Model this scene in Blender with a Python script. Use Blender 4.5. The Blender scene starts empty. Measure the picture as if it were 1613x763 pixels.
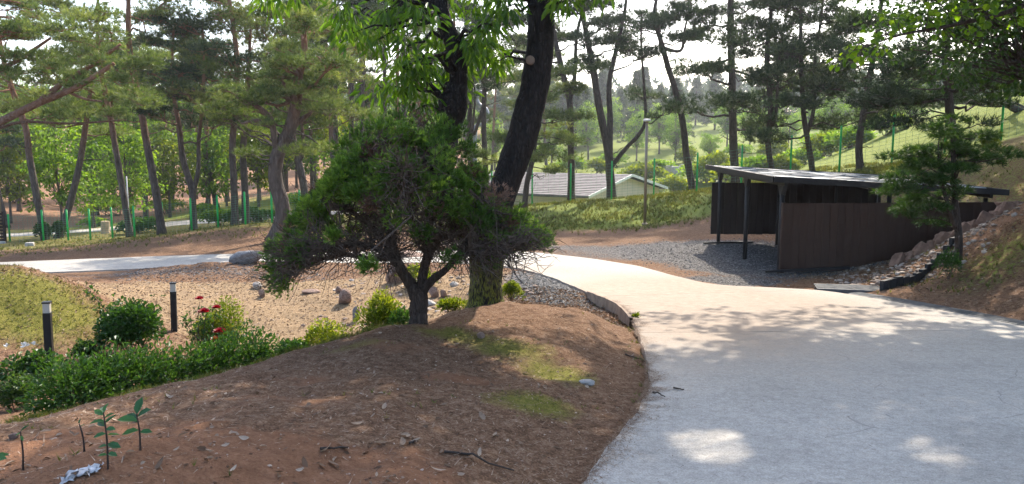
import bpy, math, random
import numpy as np
from mathutils import Vector, Matrix
R = math.radians
SC = bpy.context.scene
COL = SC.collection
rng = np.random.default_rng(7)
random.seed(7)

# ------------------------------------------------------------------ camera, sky, sun, exposure
PITCH, FPX, CX, CY, CAMZ = R(7.0), 1196.0, 806.5, 381.5, 1.6
cam_d = bpy.data.cameras.new('camera'); cam = bpy.data.objects.new('camera', cam_d); COL.objects.link(cam)
cam.location = (0, 0, CAMZ); cam.rotation_euler = (R(90) - PITCH, 0, 0)
cam_d.sensor_width = 36.0; cam_d.lens = 36.0 * FPX / 1613.0
cam_d.clip_start = 0.05; cam_d.clip_end = 5000
SC.camera = cam
SUN_AZ, SUN_EL = R(20.0), R(42.0)          # azimuth to the right of the view, elevation
W = bpy.data.worlds.new('World'); SC.world = W; W.use_nodes = True
wn = W.node_tree.nodes; wl = W.node_tree.links
sky = wn.new('ShaderNodeTexSky'); sky.sky_type = 'NISHITA'; sky.sun_disc = False
sky.sun_elevation = SUN_EL; sky.sun_rotation = SUN_AZ
sky.air_density = 1.0; sky.dust_density = 2.5; sky.ozone_density = 1.0
wl.new(sky.outputs[0], wn['Background'].inputs[0]); wn['Background'].inputs[1].default_value = 0.15
sd_ = bpy.data.lights.new('sun', 'SUN'); sun = bpy.data.objects.new('sun', sd_); COL.objects.link(sun)
sd_.energy = 2.7; sd_.angle = R(0.53); sd_.color = (1.0, 0.91, 0.78)
S = Vector((math.sin(SUN_AZ) * math.cos(SUN_EL), math.cos(SUN_AZ) * math.cos(SUN_EL), math.sin(SUN_EL)))
sun.rotation_euler = S.to_track_quat('Z', 'Y').to_euler(); sun.location = (10, 20, 30)
SC.view_settings.view_transform = 'Standard'; SC.view_settings.look = 'None'
SC.view_settings.gamma = 1.0; SC.view_settings.use_curve_mapping = False
SC.view_settings.exposure = 1.72
SC.render.engine = 'CYCLES'
cy = SC.cycles
cy.max_bounces = 4; cy.diffuse_bounces = 3; cy.glossy_bounces = 1; cy.transmission_bounces = 2
cy.transparent_max_bounces = 6; cy.volume_bounces = 0
cy.use_adaptive_sampling = True; cy.adaptive_threshold = 0.02; cy.adaptive_min_samples = 24; cy.use_denoising = True; cy.use_light_tree = False
cy.sample_clamp_indirect = 6.0

def P3(u, v, Y):
    """photograph pixel and distance along the ground -> world point"""
    s = (v - CY) / FPX
    return Vector((Y * (u - CX) / FPX / (math.cos(PITCH) - s * math.sin(PITCH)), Y, CAMZ - Y * math.tan(PITCH + math.atan(s))))

# ------------------------------------------------------------------ node helpers
def newmat(name):
    m = bpy.data.materials.new(name); m.use_nodes = True
    nt = m.node_tree; b = nt.nodes['Principled BSDF']
    b.inputs['Roughness'].default_value = 0.8
    try: b.inputs['Specular IOR Level'].default_value = 0.3
    except Exception: pass
    return m, nt, b
def nd(nt, t, **kw):
    n = nt.nodes.new(t)
    for k, v in kw.items(): setattr(n, k, v)
    return n
def noise(nt, scale, detail=4, rough=0.55, vec=None, dist=0.0):
    n = nd(nt, 'ShaderNodeTexNoise'); n.inputs['Scale'].default_value = scale
    n.inputs['Detail'].default_value = detail; n.inputs['Roughness'].default_value = rough; n.inputs['Distortion'].default_value = dist
    if vec is not None: nt.links.new(vec, n.inputs['Vector'])
    return n.outputs['Fac']
def ramp(nt, fac, stops, interp='LINEAR'):
    n = nd(nt, 'ShaderNodeValToRGB'); e = n.color_ramp.elements; n.color_ramp.interpolation = interp
    e[0].position, e[-1].position = stops[0][0], stops[-1][0]
    for p, c in stops[1:-1]: e.new(p)
    for el, (p, c) in zip(sorted(e, key=lambda q: q.position), stops):
        el.color = tuple(c) + (1,) if not isinstance(c, (int, float)) else (c, c, c, 1)
    nt.links.new(fac, n.inputs[0]); return n.outputs['Color']
def mix(nt, fac, a, b, blend='MIX'):
    n = nd(nt, 'ShaderNodeMix', data_type='RGBA', blend_type=blend)
    for i, x in ((0, fac), (6, a), (7, b)):
        if hasattr(x, 'is_linked') or hasattr(x, 'links'): nt.links.new(x, n.inputs[i])
        elif isinstance(x, (int, float)): n.inputs[i].default_value = x if i == 0 else (x, x, x, 1)
        else: n.inputs[i].default_value = tuple(x) + (1,)
    return n.outputs[2]
def math_(nt, op, a, b=0.0, c=0.0, clamp=False):
    n = nd(nt, 'ShaderNodeMath', operation=op); n.use_clamp = clamp
    for i, x in enumerate((a, b, c)):
        if hasattr(x, 'links'): nt.links.new(x, n.inputs[i])
        else: n.inputs[i].default_value = x
    return n.outputs[0]
def bump(nt, b, h, strength=0.4, dist=0.02):
    n = nd(nt, 'ShaderNodeBump'); n.inputs['Strength'].default_value = strength; n.inputs['Distance'].default_value = dist
    nt.links.new(h, n.inputs['Height']); nt.links.new(n.outputs[0], b.inputs['Normal'])
def objvec(nt, scale=(1, 1, 1)):
    tc = nd(nt, 'ShaderNodeTexCoord'); mp = nd(nt, 'ShaderNodeMapping'); mp.inputs['Scale'].default_value = scale
    nt.links.new(tc.outputs['Object'], mp.inputs[0]); return mp.outputs[0]
def posvec(nt):
    return nd(nt, 'ShaderNodeNewGeometry').outputs['Position']
def attr(nt, name, out='Fac'):
    a = nd(nt, 'ShaderNodeAttribute', attribute_name=name); return a.outputs[out]

def leaf_mat(name, dark, mid, light, trans, tfac=0.42, rough=0.5):
    m, nt, b = newmat(name)
    t = attr(nt, 'tone'); oi = nd(nt, 'ShaderNodeObjectInfo').outputs['Random']
    f = math_(nt, 'ADD', t, math_(nt, 'MULTIPLY_ADD', oi, 0.2, -0.1), clamp=True)
    c = ramp(nt, f, [(0.0, dark), (0.55, mid), (1.0, light)])
    nt.links.new(c, b.inputs['Base Color']); b.inputs['Roughness'].default_value = rough
    tr = nd(nt, 'ShaderNodeBsdfTranslucent')
    nt.links.new(mix(nt, 1.0, c, trans, 'MULTIPLY'), tr.inputs[0])
    ms = nd(nt, 'ShaderNodeMixShader'); ms.inputs[0].default_value = tfac
    nt.links.new(b.outputs[0], ms.inputs[1]); nt.links.new(tr.outputs[0], ms.inputs[2])
    nt.links.new(ms.outputs[0], nt.nodes['Material Output'].inputs[0]); return m
def bark_mat(name, dark, light, sc=6.0, warm=None, warm_z=(0, 0), moss=None, crack=1.0):
    m, nt, b = newmat(name)
    v = objvec(nt, (sc, sc, sc * 0.28)); v2 = objvec(nt, (sc * 2.2, sc * 2.2, sc * .55))
    n1 = noise(nt, 1.0, 6, 0.65, v); vo = nd(nt, 'ShaderNodeTexVoronoi', feature='DISTANCE_TO_EDGE'); vo.inputs['Scale'].default_value = 1.0
    nt.links.new(mix(nt, 0.12, v2, nd_noise_col(nt, v2), 'ADD'), vo.inputs['Vector'])
    cr = math_(nt, 'MULTIPLY', vo.outputs['Distance'], 4.0, clamp=True)
    c = ramp(nt, n1, [(0.25, dark), (0.75, light)])
    c = mix(nt, math_(nt, 'MULTIPLY_ADD', cr, 0.5 * crack, 1 - 0.5 * crack), dark, c)
    if warm:
        sx = nd(nt, 'ShaderNodeSeparateXYZ'); tc = nd(nt, 'ShaderNodeTexCoord'); nt.links.new(tc.outputs['Object'], sx.inputs[0])
        mr = nd(nt, 'ShaderNodeMapRange'); mr.inputs[1].default_value, mr.inputs[2].default_value = warm_z
        nt.links.new(sx.outputs[2], mr.inputs[0])
        c = mix(nt, math_(nt, 'MULTIPLY', mr.outputs[0], 0.9), c, mix(nt, n1, tuple(x * .5 for x in warm), warm))
    if moss:
        sx = nd(nt, 'ShaderNodeSeparateXYZ'); tc = nd(nt, 'ShaderNodeTexCoord'); nt.links.new(tc.outputs['Object'], sx.inputs[0])
        mr = nd(nt, 'ShaderNodeMapRange'); mr.inputs[1].default_value, mr.inputs[2].default_value = (1.3, 0.1)
        nt.links.new(sx.outputs[2], mr.inputs[0])
        k = math_(nt, 'MULTIPLY', mr.outputs[0], ramp(nt, noise(nt, 4.0, 3, .6, v), [(0.42, 0.0), (0.6, 1.0)]))
        c = mix(nt, k, c, moss)
    nt.links.new(c, b.inputs['Base Color']); b.inputs['Roughness'].default_value = 0.95
    bump(nt, b, math_(nt, 'MULTIPLY_ADD', n1, 0.5, cr), 0.7, 0.03); return m
def nd_noise_col(nt, vec):
    n = nd(nt, 'ShaderNodeTexNoise'); n.inputs['Scale'].default_value = 1.5; nt.links.new(vec, n.inputs['Vector']); return n.outputs['Color']
def plain(name, col, rough=0.6, metal=0.0, var=0.25, sc=5.0, bmp=0.1, spec=0.3, st=(1, 1, 1)):
    m, nt, b = newmat(name)
    n = noise(nt, sc, 5, 0.6, objvec(nt, st)); lo = tuple(x * (1 - var) for x in col); hi = tuple(min(1, x * (1 + var)) for x in col)
    nt.links.new(ramp(nt, n, [(0.3, lo), (0.7, hi)]), b.inputs['Base Color'])
    b.inputs['Roughness'].default_value = rough; b.inputs['Metallic'].default_value = metal
    b.inputs['Specular IOR Level'].default_value = spec
    if bmp: bump(nt, b, noise(nt, sc * 8, 3, .6, objvec(nt)), bmp, 0.01)
    return m

# ------------------------------------------------------------------ geometry helpers
class Geo:
    def __init__(s): s.v = []; s.f3 = []; s.f4 = []; s.t = []; s.n = 0
    def add(s, v, f3=None, f4=None, tone=0.5):
        v = np.asarray(v, float).reshape(-1, 3); s.v.append(v)
        if f3 is not None and len(f3): s.f3.append(np.asarray(f3, np.int64).reshape(-1, 3) + s.n)
        if f4 is not None and len(f4): s.f4.append(np.asarray(f4, np.int64).reshape(-1, 4) + s.n)
        s.t.append(np.broadcast_to(np.asarray(tone, float), (len(v),)).copy()); s.n += len(v)
    def box(s, lo, hi, tone=.5):
        (a, b, c), (d, e, f) = lo, hi
        s.add([(a,b,c),(d,b,c),(d,e,c),(a,e,c),(a,b,f),(d,b,f),(d,e,f),(a,e,f)],
              f4=[(0,3,2,1),(4,5,6,7),(0,1,5,4),(1,2,6,5),(2,3,7,6),(3,0,4,7)], tone=tone)
    def bar(s, p, q, w, h=None, up=(0, 0, 1), tone=.5):
        p, q = Vector(p), Vector(q); d = (q - p).normalized(); h = h or w
        x = d.cross(Vector(up)); x = x.normalized() if x.length > 1e-4 else Vector((1, 0, 0)); y = x.cross(d)
        c = [(-1,-1),(1,-1),(1,1),(-1,1)]
        s.add([tuple(e + x * (a * w / 2) + y * (b * h / 2)) for e in (p, q) for a, b in c],
              f4=[(0,1,2,3),(7,6,5,4),(0,4,5,1),(1,5,6,2),(2,6,7,3),(3,7,4,0)], tone=tone)
    def tube(s, pts, rad, k=8, caps=True, bumpy=0.0, tone=.5):
        pts = np.asarray([tuple(p) for p in pts], float); n = len(pts); rad = np.broadcast_to(np.asarray(rad, float), (n,))
        tg = np.gradient(pts, axis=0); tg /= np.linalg.norm(tg, axis=1)[:, None] + 1e-9
        ref = np.array([1.0, 0.2, 0.1]) if abs(tg[0][2]) > .7 else np.array([0, 0, 1.0])
        a = np.cross(tg, ref); a /= np.linalg.norm(a, axis=1)[:, None] + 1e-9; b = np.cross(tg, a)
        th = np.arange(k) * 2 * np.pi / k
        rr = rad[:, None] * (1 + bumpy * rng.normal(size=(n, k)))
        V = pts[:, None] + rr[..., None] * (np.cos(th)[None, :, None] * a[:, None] + np.sin(th)[None, :, None] * b[:, None])
        i = np.arange(n - 1)[:, None] * k; j = np.arange(k)[None]; j2 = (j + 1) % k
        F = np.stack([i + j, i + j2, i + k + j2, i + k + j], -1).reshape(-1, 4)
        f3 = []
        V = V.reshape(-1, 3)
        if caps:
            V = np.vstack([V, pts[:1], pts[-1:]]); c0, c1 = n * k, n * k + 1
            f3 = [(c0, (q + 1) % k, q) for q in range(k)] + [(c1, (n - 1) * k + q, (n - 1) * k + (q + 1) % k) for q in range(k)]
        s.add(V, f3=f3, f4=F, tone=tone)
    def build(s, name, mat, parent=None, origin=None, smooth=False):
        V = np.concatenate(s.v) if s.v else np.zeros((0, 3)); T = np.concatenate(s.t) if s.t else np.zeros(0)
        if origin is not None: V = V - np.array(tuple(origin))
        f3 = np.concatenate(s.f3) if s.f3 else np.zeros((0, 3), np.int64); f4 = np.concatenate(s.f4) if s.f4 else np.zeros((0, 4), np.int64)
        me = bpy.data.meshes.new(name); me.vertices.add(len(V)); me.vertices.foreach_set('co', V.astype(np.float32).ravel())
        nl = len(f3) * 3 + len(f4) * 4; me.loops.add(nl)
        me.loops.foreach_set('vertex_index', np.concatenate([f3.ravel(), f4.ravel()]).astype(np.int32))
        me.polygons.add(len(f3) + len(f4))
        ls = np.concatenate([np.arange(len(f3)) * 3, len(f3) * 3 + np.arange(len(f4)) * 4]).astype(np.int32)
        me.polygons.foreach_set('loop_start', ls)
        me.polygons.foreach_set('use_smooth', np.full(len(ls), bool(smooth)))
        me.update(calc_edges=True); me.validate()
        at = me.attributes.new('tone', 'FLOAT', 'POINT')
        if len(at.data) == len(T): at.data.foreach_set('value', T.astype(np.float32))
        me.materials.append(mat)
        return link(name, me, parent, origin)
def link(name, me, parent=None, loc=None):
    o = bpy.data.objects.new(name, me); COL.objects.link(o)
    if parent is not None:
        o.parent = parent
        if loc is not None: o.location = Vector(loc) - parent.location if parent.parent is None else Vector(loc) - parent.location - parent.parent.location
    elif loc is not None: o.location = loc
    return o
def empty(name, loc, label=None, cat=None, group=None):
    o = bpy.data.objects.new(name, None); COL.objects.link(o); o.location = loc; o.empty_display_size = 0.2
    return tag(o, label, cat, group)
def tag(o, label=None, cat=None, group=None, kind=None):
    if label: o['label'] = label
    if cat: o['category'] = cat
    if group: o['group'] = group
    if kind: o['kind'] = kind
    return o
def crom(keys, n):
    """Catmull-Rom through keys, n samples per span"""
    K = np.asarray([tuple(k) for k in keys], float); K = np.vstack([2 * K[0] - K[1], K, 2 * K[-1] - K[-2]]); out = []
    for i in range(1, len(K) - 2):
        t = np.linspace(0, 1, n, endpoint=False)[:, None]; a, b, c, d = K[i-1:i+3]
        out.append(.5 * (2*b + (c-a)*t + (2*a-5*b+4*c-d)*t**2 + (3*b-a-3*c+d)*t**3))
    out.append(K[-2:-1]); return np.vstack(out)
def unit(a): return a / (np.linalg.norm(a, axis=-1, keepdims=True) + 1e-9)
def tufts(g, C, A, m, L, w, spread=1.0, tone=None, tj=0.12):
    """needle tufts: m narrow blades from each centre C round axis A"""
    k = open_gap(C); C, A = C[k], A[k]; tone = tone if tone is None or np.ndim(tone) == 0 else tone[k]
    if not len(C): return
    n = len(C); d = unit(np.repeat(unit(A), m, 0) + spread * rng.normal(size=(n * m, 3)))
    c = np.repeat(C, m, 0); l = L * rng.uniform(.6, 1.15, (n * m, 1)); s = unit(np.cross(d, rng.normal(size=(n * m, 3)))) * w / 2
    st = c + d * l * .08
    V = np.stack([st - s, st + s, c + d * l], 1).reshape(-1, 3)
    tn = np.repeat(rng.uniform(0, 1, n) if tone is None else tone, m); tn = np.clip(tn + rng.normal(size=n * m) * tj, 0, 1)
    g.add(V, f3=np.arange(n * m * 3).reshape(-1, 3), tone=np.repeat(tn, 3))
def leaves(g, C, D, N, L, w, tone=None, fold=.25, droop=.15, shape='long'):
    """folded leaf blades: base C, direction D, approximate normal N"""
    k = open_gap(C); C, D, N = C[k], D[k], N[k]; tone = tone if tone is None else tone[k]; L = L[k] if np.ndim(L) else L; w = w[k] if np.ndim(w) else w
    if not len(C): return
    n = len(C); D = unit(D); N = unit(N - (N * D).sum(1, keepdims=True) * D); Sx = np.cross(D, N)
    L = np.broadcast_to(np.asarray(L, float), (n,))[:, None]; w = np.broadcast_to(np.asarray(w, float), (n,))[:, None]
    a, b = (.3, .68) if shape == 'long' else (.22, .7)
    wa, wb = (.42, .46) if shape == 'long' else (.44, .5)
    up = N * w * fold; dn = np.array([0, 0, -1.0]) * L * droop
    V = np.stack([C, C + D*L*a + Sx*w*wa + up, C + D*L*b + Sx*w*wb + up + dn*.5, C + D*L + dn, C + D*L*b - Sx*w*wb + up + dn*.5, C + D*L*a - Sx*w*wa + up], 1).reshape(-1, 3)
    i = np.arange(n)[:, None] * 6
    F = np.concatenate([i + np.array([[0, 1, 2, 3]]), i + np.array([[0, 3, 4, 5]])])
    tn = rng.uniform(0, 1, n) if tone is None else tone
    g.add(V, f4=F, tone=np.repeat(tn, 6))
GAPS = []                                   # foliage cut away along the sun's direction to place sun flecks: (ground point, radius)
SV = np.array(tuple(S))
def open_gap(C):
    k = np.ones(len(C), bool)
    for p, r in GAPS:
        q = C - p; a = q @ SV; d = np.linalg.norm(q - a[:, None]*SV, axis=1); k &= ~((d < r) & (a > 3.5))
    return k
def rdir(n): return unit(rng.normal(size=(n, 3)))
def inball(n, r=(1, 1, 1), power=.5):
    return rdir(n) * (rng.uniform(0, 1, (n, 1)) ** power) * np.array(r)

def vnoise(x, y, seed=0):
    """smooth value noise in numpy"""
    r = np.random.default_rng(seed); T = r.uniform(-1, 1, (64, 64))
    xi, yi = np.floor(x).astype(int), np.floor(y).astype(int); fx, fy = x - xi, y - yi
    fx, fy = fx*fx*(3-2*fx), fy*fy*(3-2*fy); g = lambda a, b: T[a % 64, b % 64]
    return (g(xi, yi)*(1-fx)+g(xi+1, yi)*fx)*(1-fy) + (g(xi, yi+1)*(1-fx)+g(xi+1, yi+1)*fx)*fy
def sstep(a, b, x): t = np.clip((x - a) / (b - a), 0, 1); return t*t*(3-2*t)

# ------------------------------------------------------------------ driveway edges (left edge, right edge) in plan
PAIRS = [((-.8,-4),(7.6,-4)), ((.1,2.5),(7.3,2.5)), ((.40,4.1),(7.2,4.5)), ((1.0,5.75),(7.0,6.2)), ((1.27,6.84),(6.9,7.5)), ((1.55,9.1),(6.65,9.3)),
         ((1.66,10.6),(6.4,10.9)), ((1.62,11.8),(6.06,12.4)), ((1.45,12.7),(5.5,13.6)), ((1.15,14.2),(4.0,14.4)), ((.73,16.0),(3.5,15.8)), ((-.1,17.9),(2.95,18.2)),
         ((-1.2,18.7),(1.6,20.4)), ((-2.8,19.0),(-.4,21.7)), ((-6.8,19.2),(-6.9,21.9)), ((-9.4,18.6),(-9.8,21.7)), ((-12.1,18.0),(-14.1,20.9)), ((-17,17.0),(-19,20.0)), ((-30,14.5),(-32,18))]
NS = 8
EL, ER = crom([p[0] for p in PAIRS], NS), crom([p[1] for p in PAIRS], NS)
def zroad(x, y):
    return np.interp(y, [-10, 0, 10, 13, 15, 17, 19, 21, 24, 40], [.35, 0, -.70, -.91, -1.03, -1.14, -1.24, -1.31, -1.36, -1.4]) - .018 * np.clip(-x - 2, 0, 14)
POLY = np.vstack([EL, ER[::-1]])
def sdist(x, y):
    """signed distance to the driveway outline, negative inside"""
    best = np.full(x.shape, 1e9); ins = np.zeros(x.shape, bool); Q = np.roll(POLY, -1, 0)
    for (ax, ay), (bx, by) in zip(POLY, Q):
        dx, dy = bx-ax, by-ay; t = np.clip(((x-ax)*dx+(y-ay)*dy)/(dx*dx+dy*dy+1e-12), 0, 1)
        best = np.minimum(best, (x-ax-t*dx)**2 + (y-ay-t*dy)**2)
        if abs(dy) > 1e-9: ins ^= ((ay > y) != (by > y)) & (x < dx*(y-ay)/dy + ax)
    d = np.sqrt(best); return np.where(ins, -d, d)

# ------------------------------------------------------------------ terrain heights (thin-plate spline through surveyed points)
PIX = [(600,763,3.6),(100,763,3.4),(0,700,3.9),(300,720,3.7),(0,668,5.0),(200,640,5.5),(400,575,6.5),(560,524,7.7),(660,513,8.0),(750,481,9.7),(840,483,9.5),(925,493,9.4),
 (600,600,6.0),(800,650,5.1),(900,700,4.6),(700,560,7.0),(900,565,7.1),(980,560,7.5),(765,477,10.4),
 (300,500,12.4),(450,470,14.3),(520,450,15.5),(560,430,17),(300,460,15),(650,455,14.5),(840,450,13.8),(900,472,12.6),(267,528,11.6),(64,571,9.4),
 (0,445,12.5),(60,453,12),(120,478,11.6),(200,520,11),(30,520,10.3),(385,415,18),(430,440,16.5),
 (200,392,26),(69,382,34),(213,376,33),(303,365,32),(388,355,31),(430,380,25),(470,352,32),
 (1015,355,30),(900,365,29),(838,323,38),(898,318,38),(962,314,38),(1028,309,38),(1095,303,37),(1397,262,31),
 (1134,383,22.5),(1177,408,19.9),(1235,430,17.3),(1000,400,21.3),
 (1390,460,13.4),(1512,415,14.2),(1410,418,15.9),(1590,350,15.9),(1613,400,12.5),(1613,500,10),(1560,440,12.5),(1613,310,14.5),(1613,230,24),(1564,225,29),(1480,250,28),(1613,190,34),
 (1050,290,75),(1090,240,110),(1080,212,140),(1000,200,175),(200,345,55),(200,320,70),(100,300,85),(350,322,65),(640,300,60)]
PTS = [tuple(P3(*p)) for p in PIX] + [(-3.2,8.5,-1.08),(-1.6,9.8,-1.05),(-4.6,7.2,-1.05),(.7,12,-.98),(-.3,13,-1.08),(-6.2,6,-1.0),(-5.2,9,-1.15),(-9,12,-.5),(-11,10,-.4),(-11,17,-1.35),
 (10.5,22.5,-1.15),(8,23.5,-1.1),(9,19,-1.2),(8,30,-.9),(10,27,-.5),(12.3,24.5,.3),(12.2,20,.5),(11.6,17,.35),(14,14,1.5),(12,9,.7),(9,6,.15),(13,5,1.2),(16,22,2.4),(20,15,3.6),(8,1,.1),
 (5,52,-3.8),(0,58,-3.8),(12,60,-3.4),(-30,30,-2.6),(-40,60,-3),(-80,120,2),(-40,150,6),(0,200,8),(60,150,7),(40,80,2.5),(28,50,4),(26,34,4.5),(120,200,14),(-150,200,9),
 (0,-20,1),(-30,-10,.3),(30,-20,3),(-20,3,-.2),(-6,0,.3),(-40,10,-.5),(45,15,6),(-400,500,16),(0,500,16),(400,500,18),(-400,0,4),(400,0,16),(0,-300,6)]
PTS = np.array(PTS)
def tps_fit(P, lam=.6):
    n = len(P); d2 = ((P[:, None, :2] - P[None, :, :2]) ** 2).sum(-1); K = .5 * d2 * np.log(d2 + 1e-9); K[np.arange(n), np.arange(n)] = lam
    M = np.zeros((n+3, n+3)); M[:n, :n] = K; M[:n, n] = 1; M[:n, n+1:] = P[:, :2]; M[n, :n] = 1; M[n+1:, :n] = P[:, :2].T
    return np.linalg.solve(M, np.concatenate([P[:, 2], np.zeros(3)]))
TW = tps_fit(PTS)
def tps(x, y):
    sh = x.shape; x = x.ravel(); y = y.ravel(); out = TW[-3] + TW[-2]*x + TW[-1]*y
    for i, (px, py, _) in enumerate(PTS):
        d2 = (x-px)**2 + (y-py)**2; out += TW[i] * .5 * d2 * np.log(d2 + 1e-9)
    return out.reshape(sh)
def axis(lo, hi, step, far_lo, far_hi, g=1.10):
    c = list(np.arange(lo, hi + 1e-6, step)); a, s = lo, step
    while a > far_lo: s = min(s * g, 25); a -= s; c.insert(0, a)
    a, s = c[-1], step
    while a < far_hi: s = min(s * g, 25); a += s; c.append(a)
    return np.array(c)
GX = axis(-9.0, 12.0, .095, -420, 420, 1.06); GY = axis(2.4, 19.0, .095, -60, 620, 1.035)
XX, YY = np.meshgrid(GX, GY)
ZZ = tps(XX, YY)
hum = P3(215, 745, 3.45)                    # small hump of dug soil near the seedlings
ZZ += .14 * np.exp(-(((XX-hum.x)/.50)**2 + ((YY-hum.y)/.38)**2))
hum2 = P3(560, 763, 3.4); ZZ += .05 * np.exp(-(((XX-hum2.x)/.5)**2 + ((YY-hum2.y)/.3)**2))
ZZ += .20*np.exp(-(((XX+8.3)/1.9)**2 + ((YY-11.9)/1.5)**2)) + .28*np.exp(-(((XX+7.4)/1.3)**2 + ((YY-11.1)/.9)**2)) + .05*np.exp(-(((XX+.1)/1.2)**2 + ((YY-7.2)/1.0)**2))
SD = sdist(XX, YY); ZR = zroad(XX, YY)
near = np.exp(-(np.hypot(XX, YY-6)/30)**2)
rough = .05*vnoise(XX*.9+3, YY*.9, 1) + .03*vnoise(XX*2.3, YY*2.3+9, 2) + .026*vnoise(XX*5, YY*5, 3) + .013*vnoise(XX*14, YY*14, 4)
ZZ += rough * sstep(.05, .9, SD) * (.35 + .65*near)
ZZ += (1-near) * 0.5 * vnoise(XX*.06, YY*.06, 8) * sstep(25, 60, YY)
drop = .03 + .13 * sstep(9.4, 10.4, YY) * (1 - sstep(12.6, 13.4, YY)) * (XX < 3)
ZE = ZR - drop
wR = sstep(0.0, .75, SD)
ZZ = np.where(SD < .02, ZR - .10, ZE * (1-wR) + ZZ * wR)
def hz(x, y):
    """ground height, bilinear on the terrain grid"""
    x = np.atleast_1d(np.asarray(x, float)); y = np.atleast_1d(np.asarray(y, float))
    i = np.clip(np.searchsorted(GX, x) - 1, 0, len(GX)-2); j = np.clip(np.searchsorted(GY, y) - 1, 0, len(GY)-2)
    fx = np.clip((x-GX[i])/(GX[i+1]-GX[i]), 0, 1); fy = np.clip((y-GY[j])/(GY[j+1]-GY[j]), 0, 1)
    return (ZZ[j, i]*(1-fx)+ZZ[j, i+1]*fx)*(1-fy) + (ZZ[j+1, i]*(1-fx)+ZZ[j+1, i+1]*fx)*fy
def h1(x, y): return float(hz(x, y)[0])
def snap(u, v, lo=2.5, hi=120.0):
    """where the line of sight through a pixel meets the ground"""
    Ys = np.concatenate([np.arange(lo, 25, .02), np.arange(25, hi, .1)])
    s = (v - CY) / FPX; xs = Ys*(u-CX)/FPX/(math.cos(PITCH)-s*math.sin(PITCH)); zs = CAMZ - Ys*math.tan(PITCH+math.atan(s))
    h = hz(xs, ys := Ys); k = np.argmax(zs <= h)
    return Vector((xs[k], Ys[k], h[k]))
def base(u, Y, sink=0.0):
    x = Y*(u-CX)/FPX/math.cos(PITCH); return Vector((x, Y, h1(x, Y) - sink))

# zones of ground cover, as weights on the vertices
def blob(x, y, rx, ry, k=1.0, p=2): return k*np.exp(-((np.abs((XX-x)/rx))**p + (np.abs((YY-y)/ry))**p))
def pb(u, v, rx, ry, k=1.0, lo=2.5):
    q = snap(u, v, lo); return blob(q.x, q.y, rx, ry, k)
mound = ((XX > -7) & (XX < 1.8) & (YY < 10.8) & (ZZ > -.9)).astype(float)
z_red = np.clip(pb(280,730,.7,.5,1.2)+pb(560,745,.7,.35,1.1)+pb(120,700,.8,.6,.9)+pb(450,630,.7,.5,.5)+pb(720,600,.35,.25,.7)+pb(470,600,.5,.3,.5)+pb(620,545,.5,.3,.6), 0, 1)
z_moss = np.clip(pb(840,635,.34,.3,.98)+pb(800,550,.5,.35,.8)+pb(870,590,.35,.3,.75)+pb(700,525,.4,.25,.75)+pb(900,600,.3,.3,.4)+pb(30,500,1.1,.9,.5)+pb(20,458,1.5,.9,.62)+pb(230,600,.9,.25,.4)+pb(560,545,.5,.2,.4), 0, 1)
z_sand = np.clip(blob(-4.6,14.2,3.6,2.0,1.3,4)+blob(-3.4,12.4,2.2,1.8,1.1)+blob(-1.2,14.8,1.6,1.3,.9), 0, 1) * sstep(.1, .6, SD)
z_grav = np.clip(blob(-8,17.2,6,1.0,.5)+blob(7.8,19.6,4.0,3.2,1.3,4)+blob(3.6,21.5,3.4,2.2,.55,4)+blob(.5,14.6,.8,1.8,1.0)+blob(.9,12.3,.7,.7,.7)+blob(-1.5,24,4,1.6,.6)+blob(4.6,15.7,1.0,.6,1.2), 0, 1)
z_grass = np.clip(sstep(27, 31, YY)*(1-sstep(45, 60, YY))*(.72*sstep(-3, 1, XX)+.5*(1-sstep(-3, 1, XX))) + .75*sstep(44, 60, YY)*sstep(-12, -2, XX)
                  + .45*sstep(9.5, 12, XX)*sstep(9, 15, YY) + pb(1540,455,1.4,1.3,.3)+pb(1580,390,1.2,1.4,.42) + .55*sstep(46,50,YY)*(1-sstep(70,85,YY))*sstep(-34,-26,XX)*(1-sstep(-6,-2,XX)), 0, 1)
z_path = np.clip(np.exp(-(((YY - (44 + .12*XX))/2.2)**4)) * (XX < -5), 0, 1)
z_leaf = np.clip(1.0*sstep(46, 54, YY)*(XX < -6)*(1-z_path) + blob(9.8,15.0,1.8,1.2,.9) + blob(1.0,11.2,.8,.9,.9), 0, 1)
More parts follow.
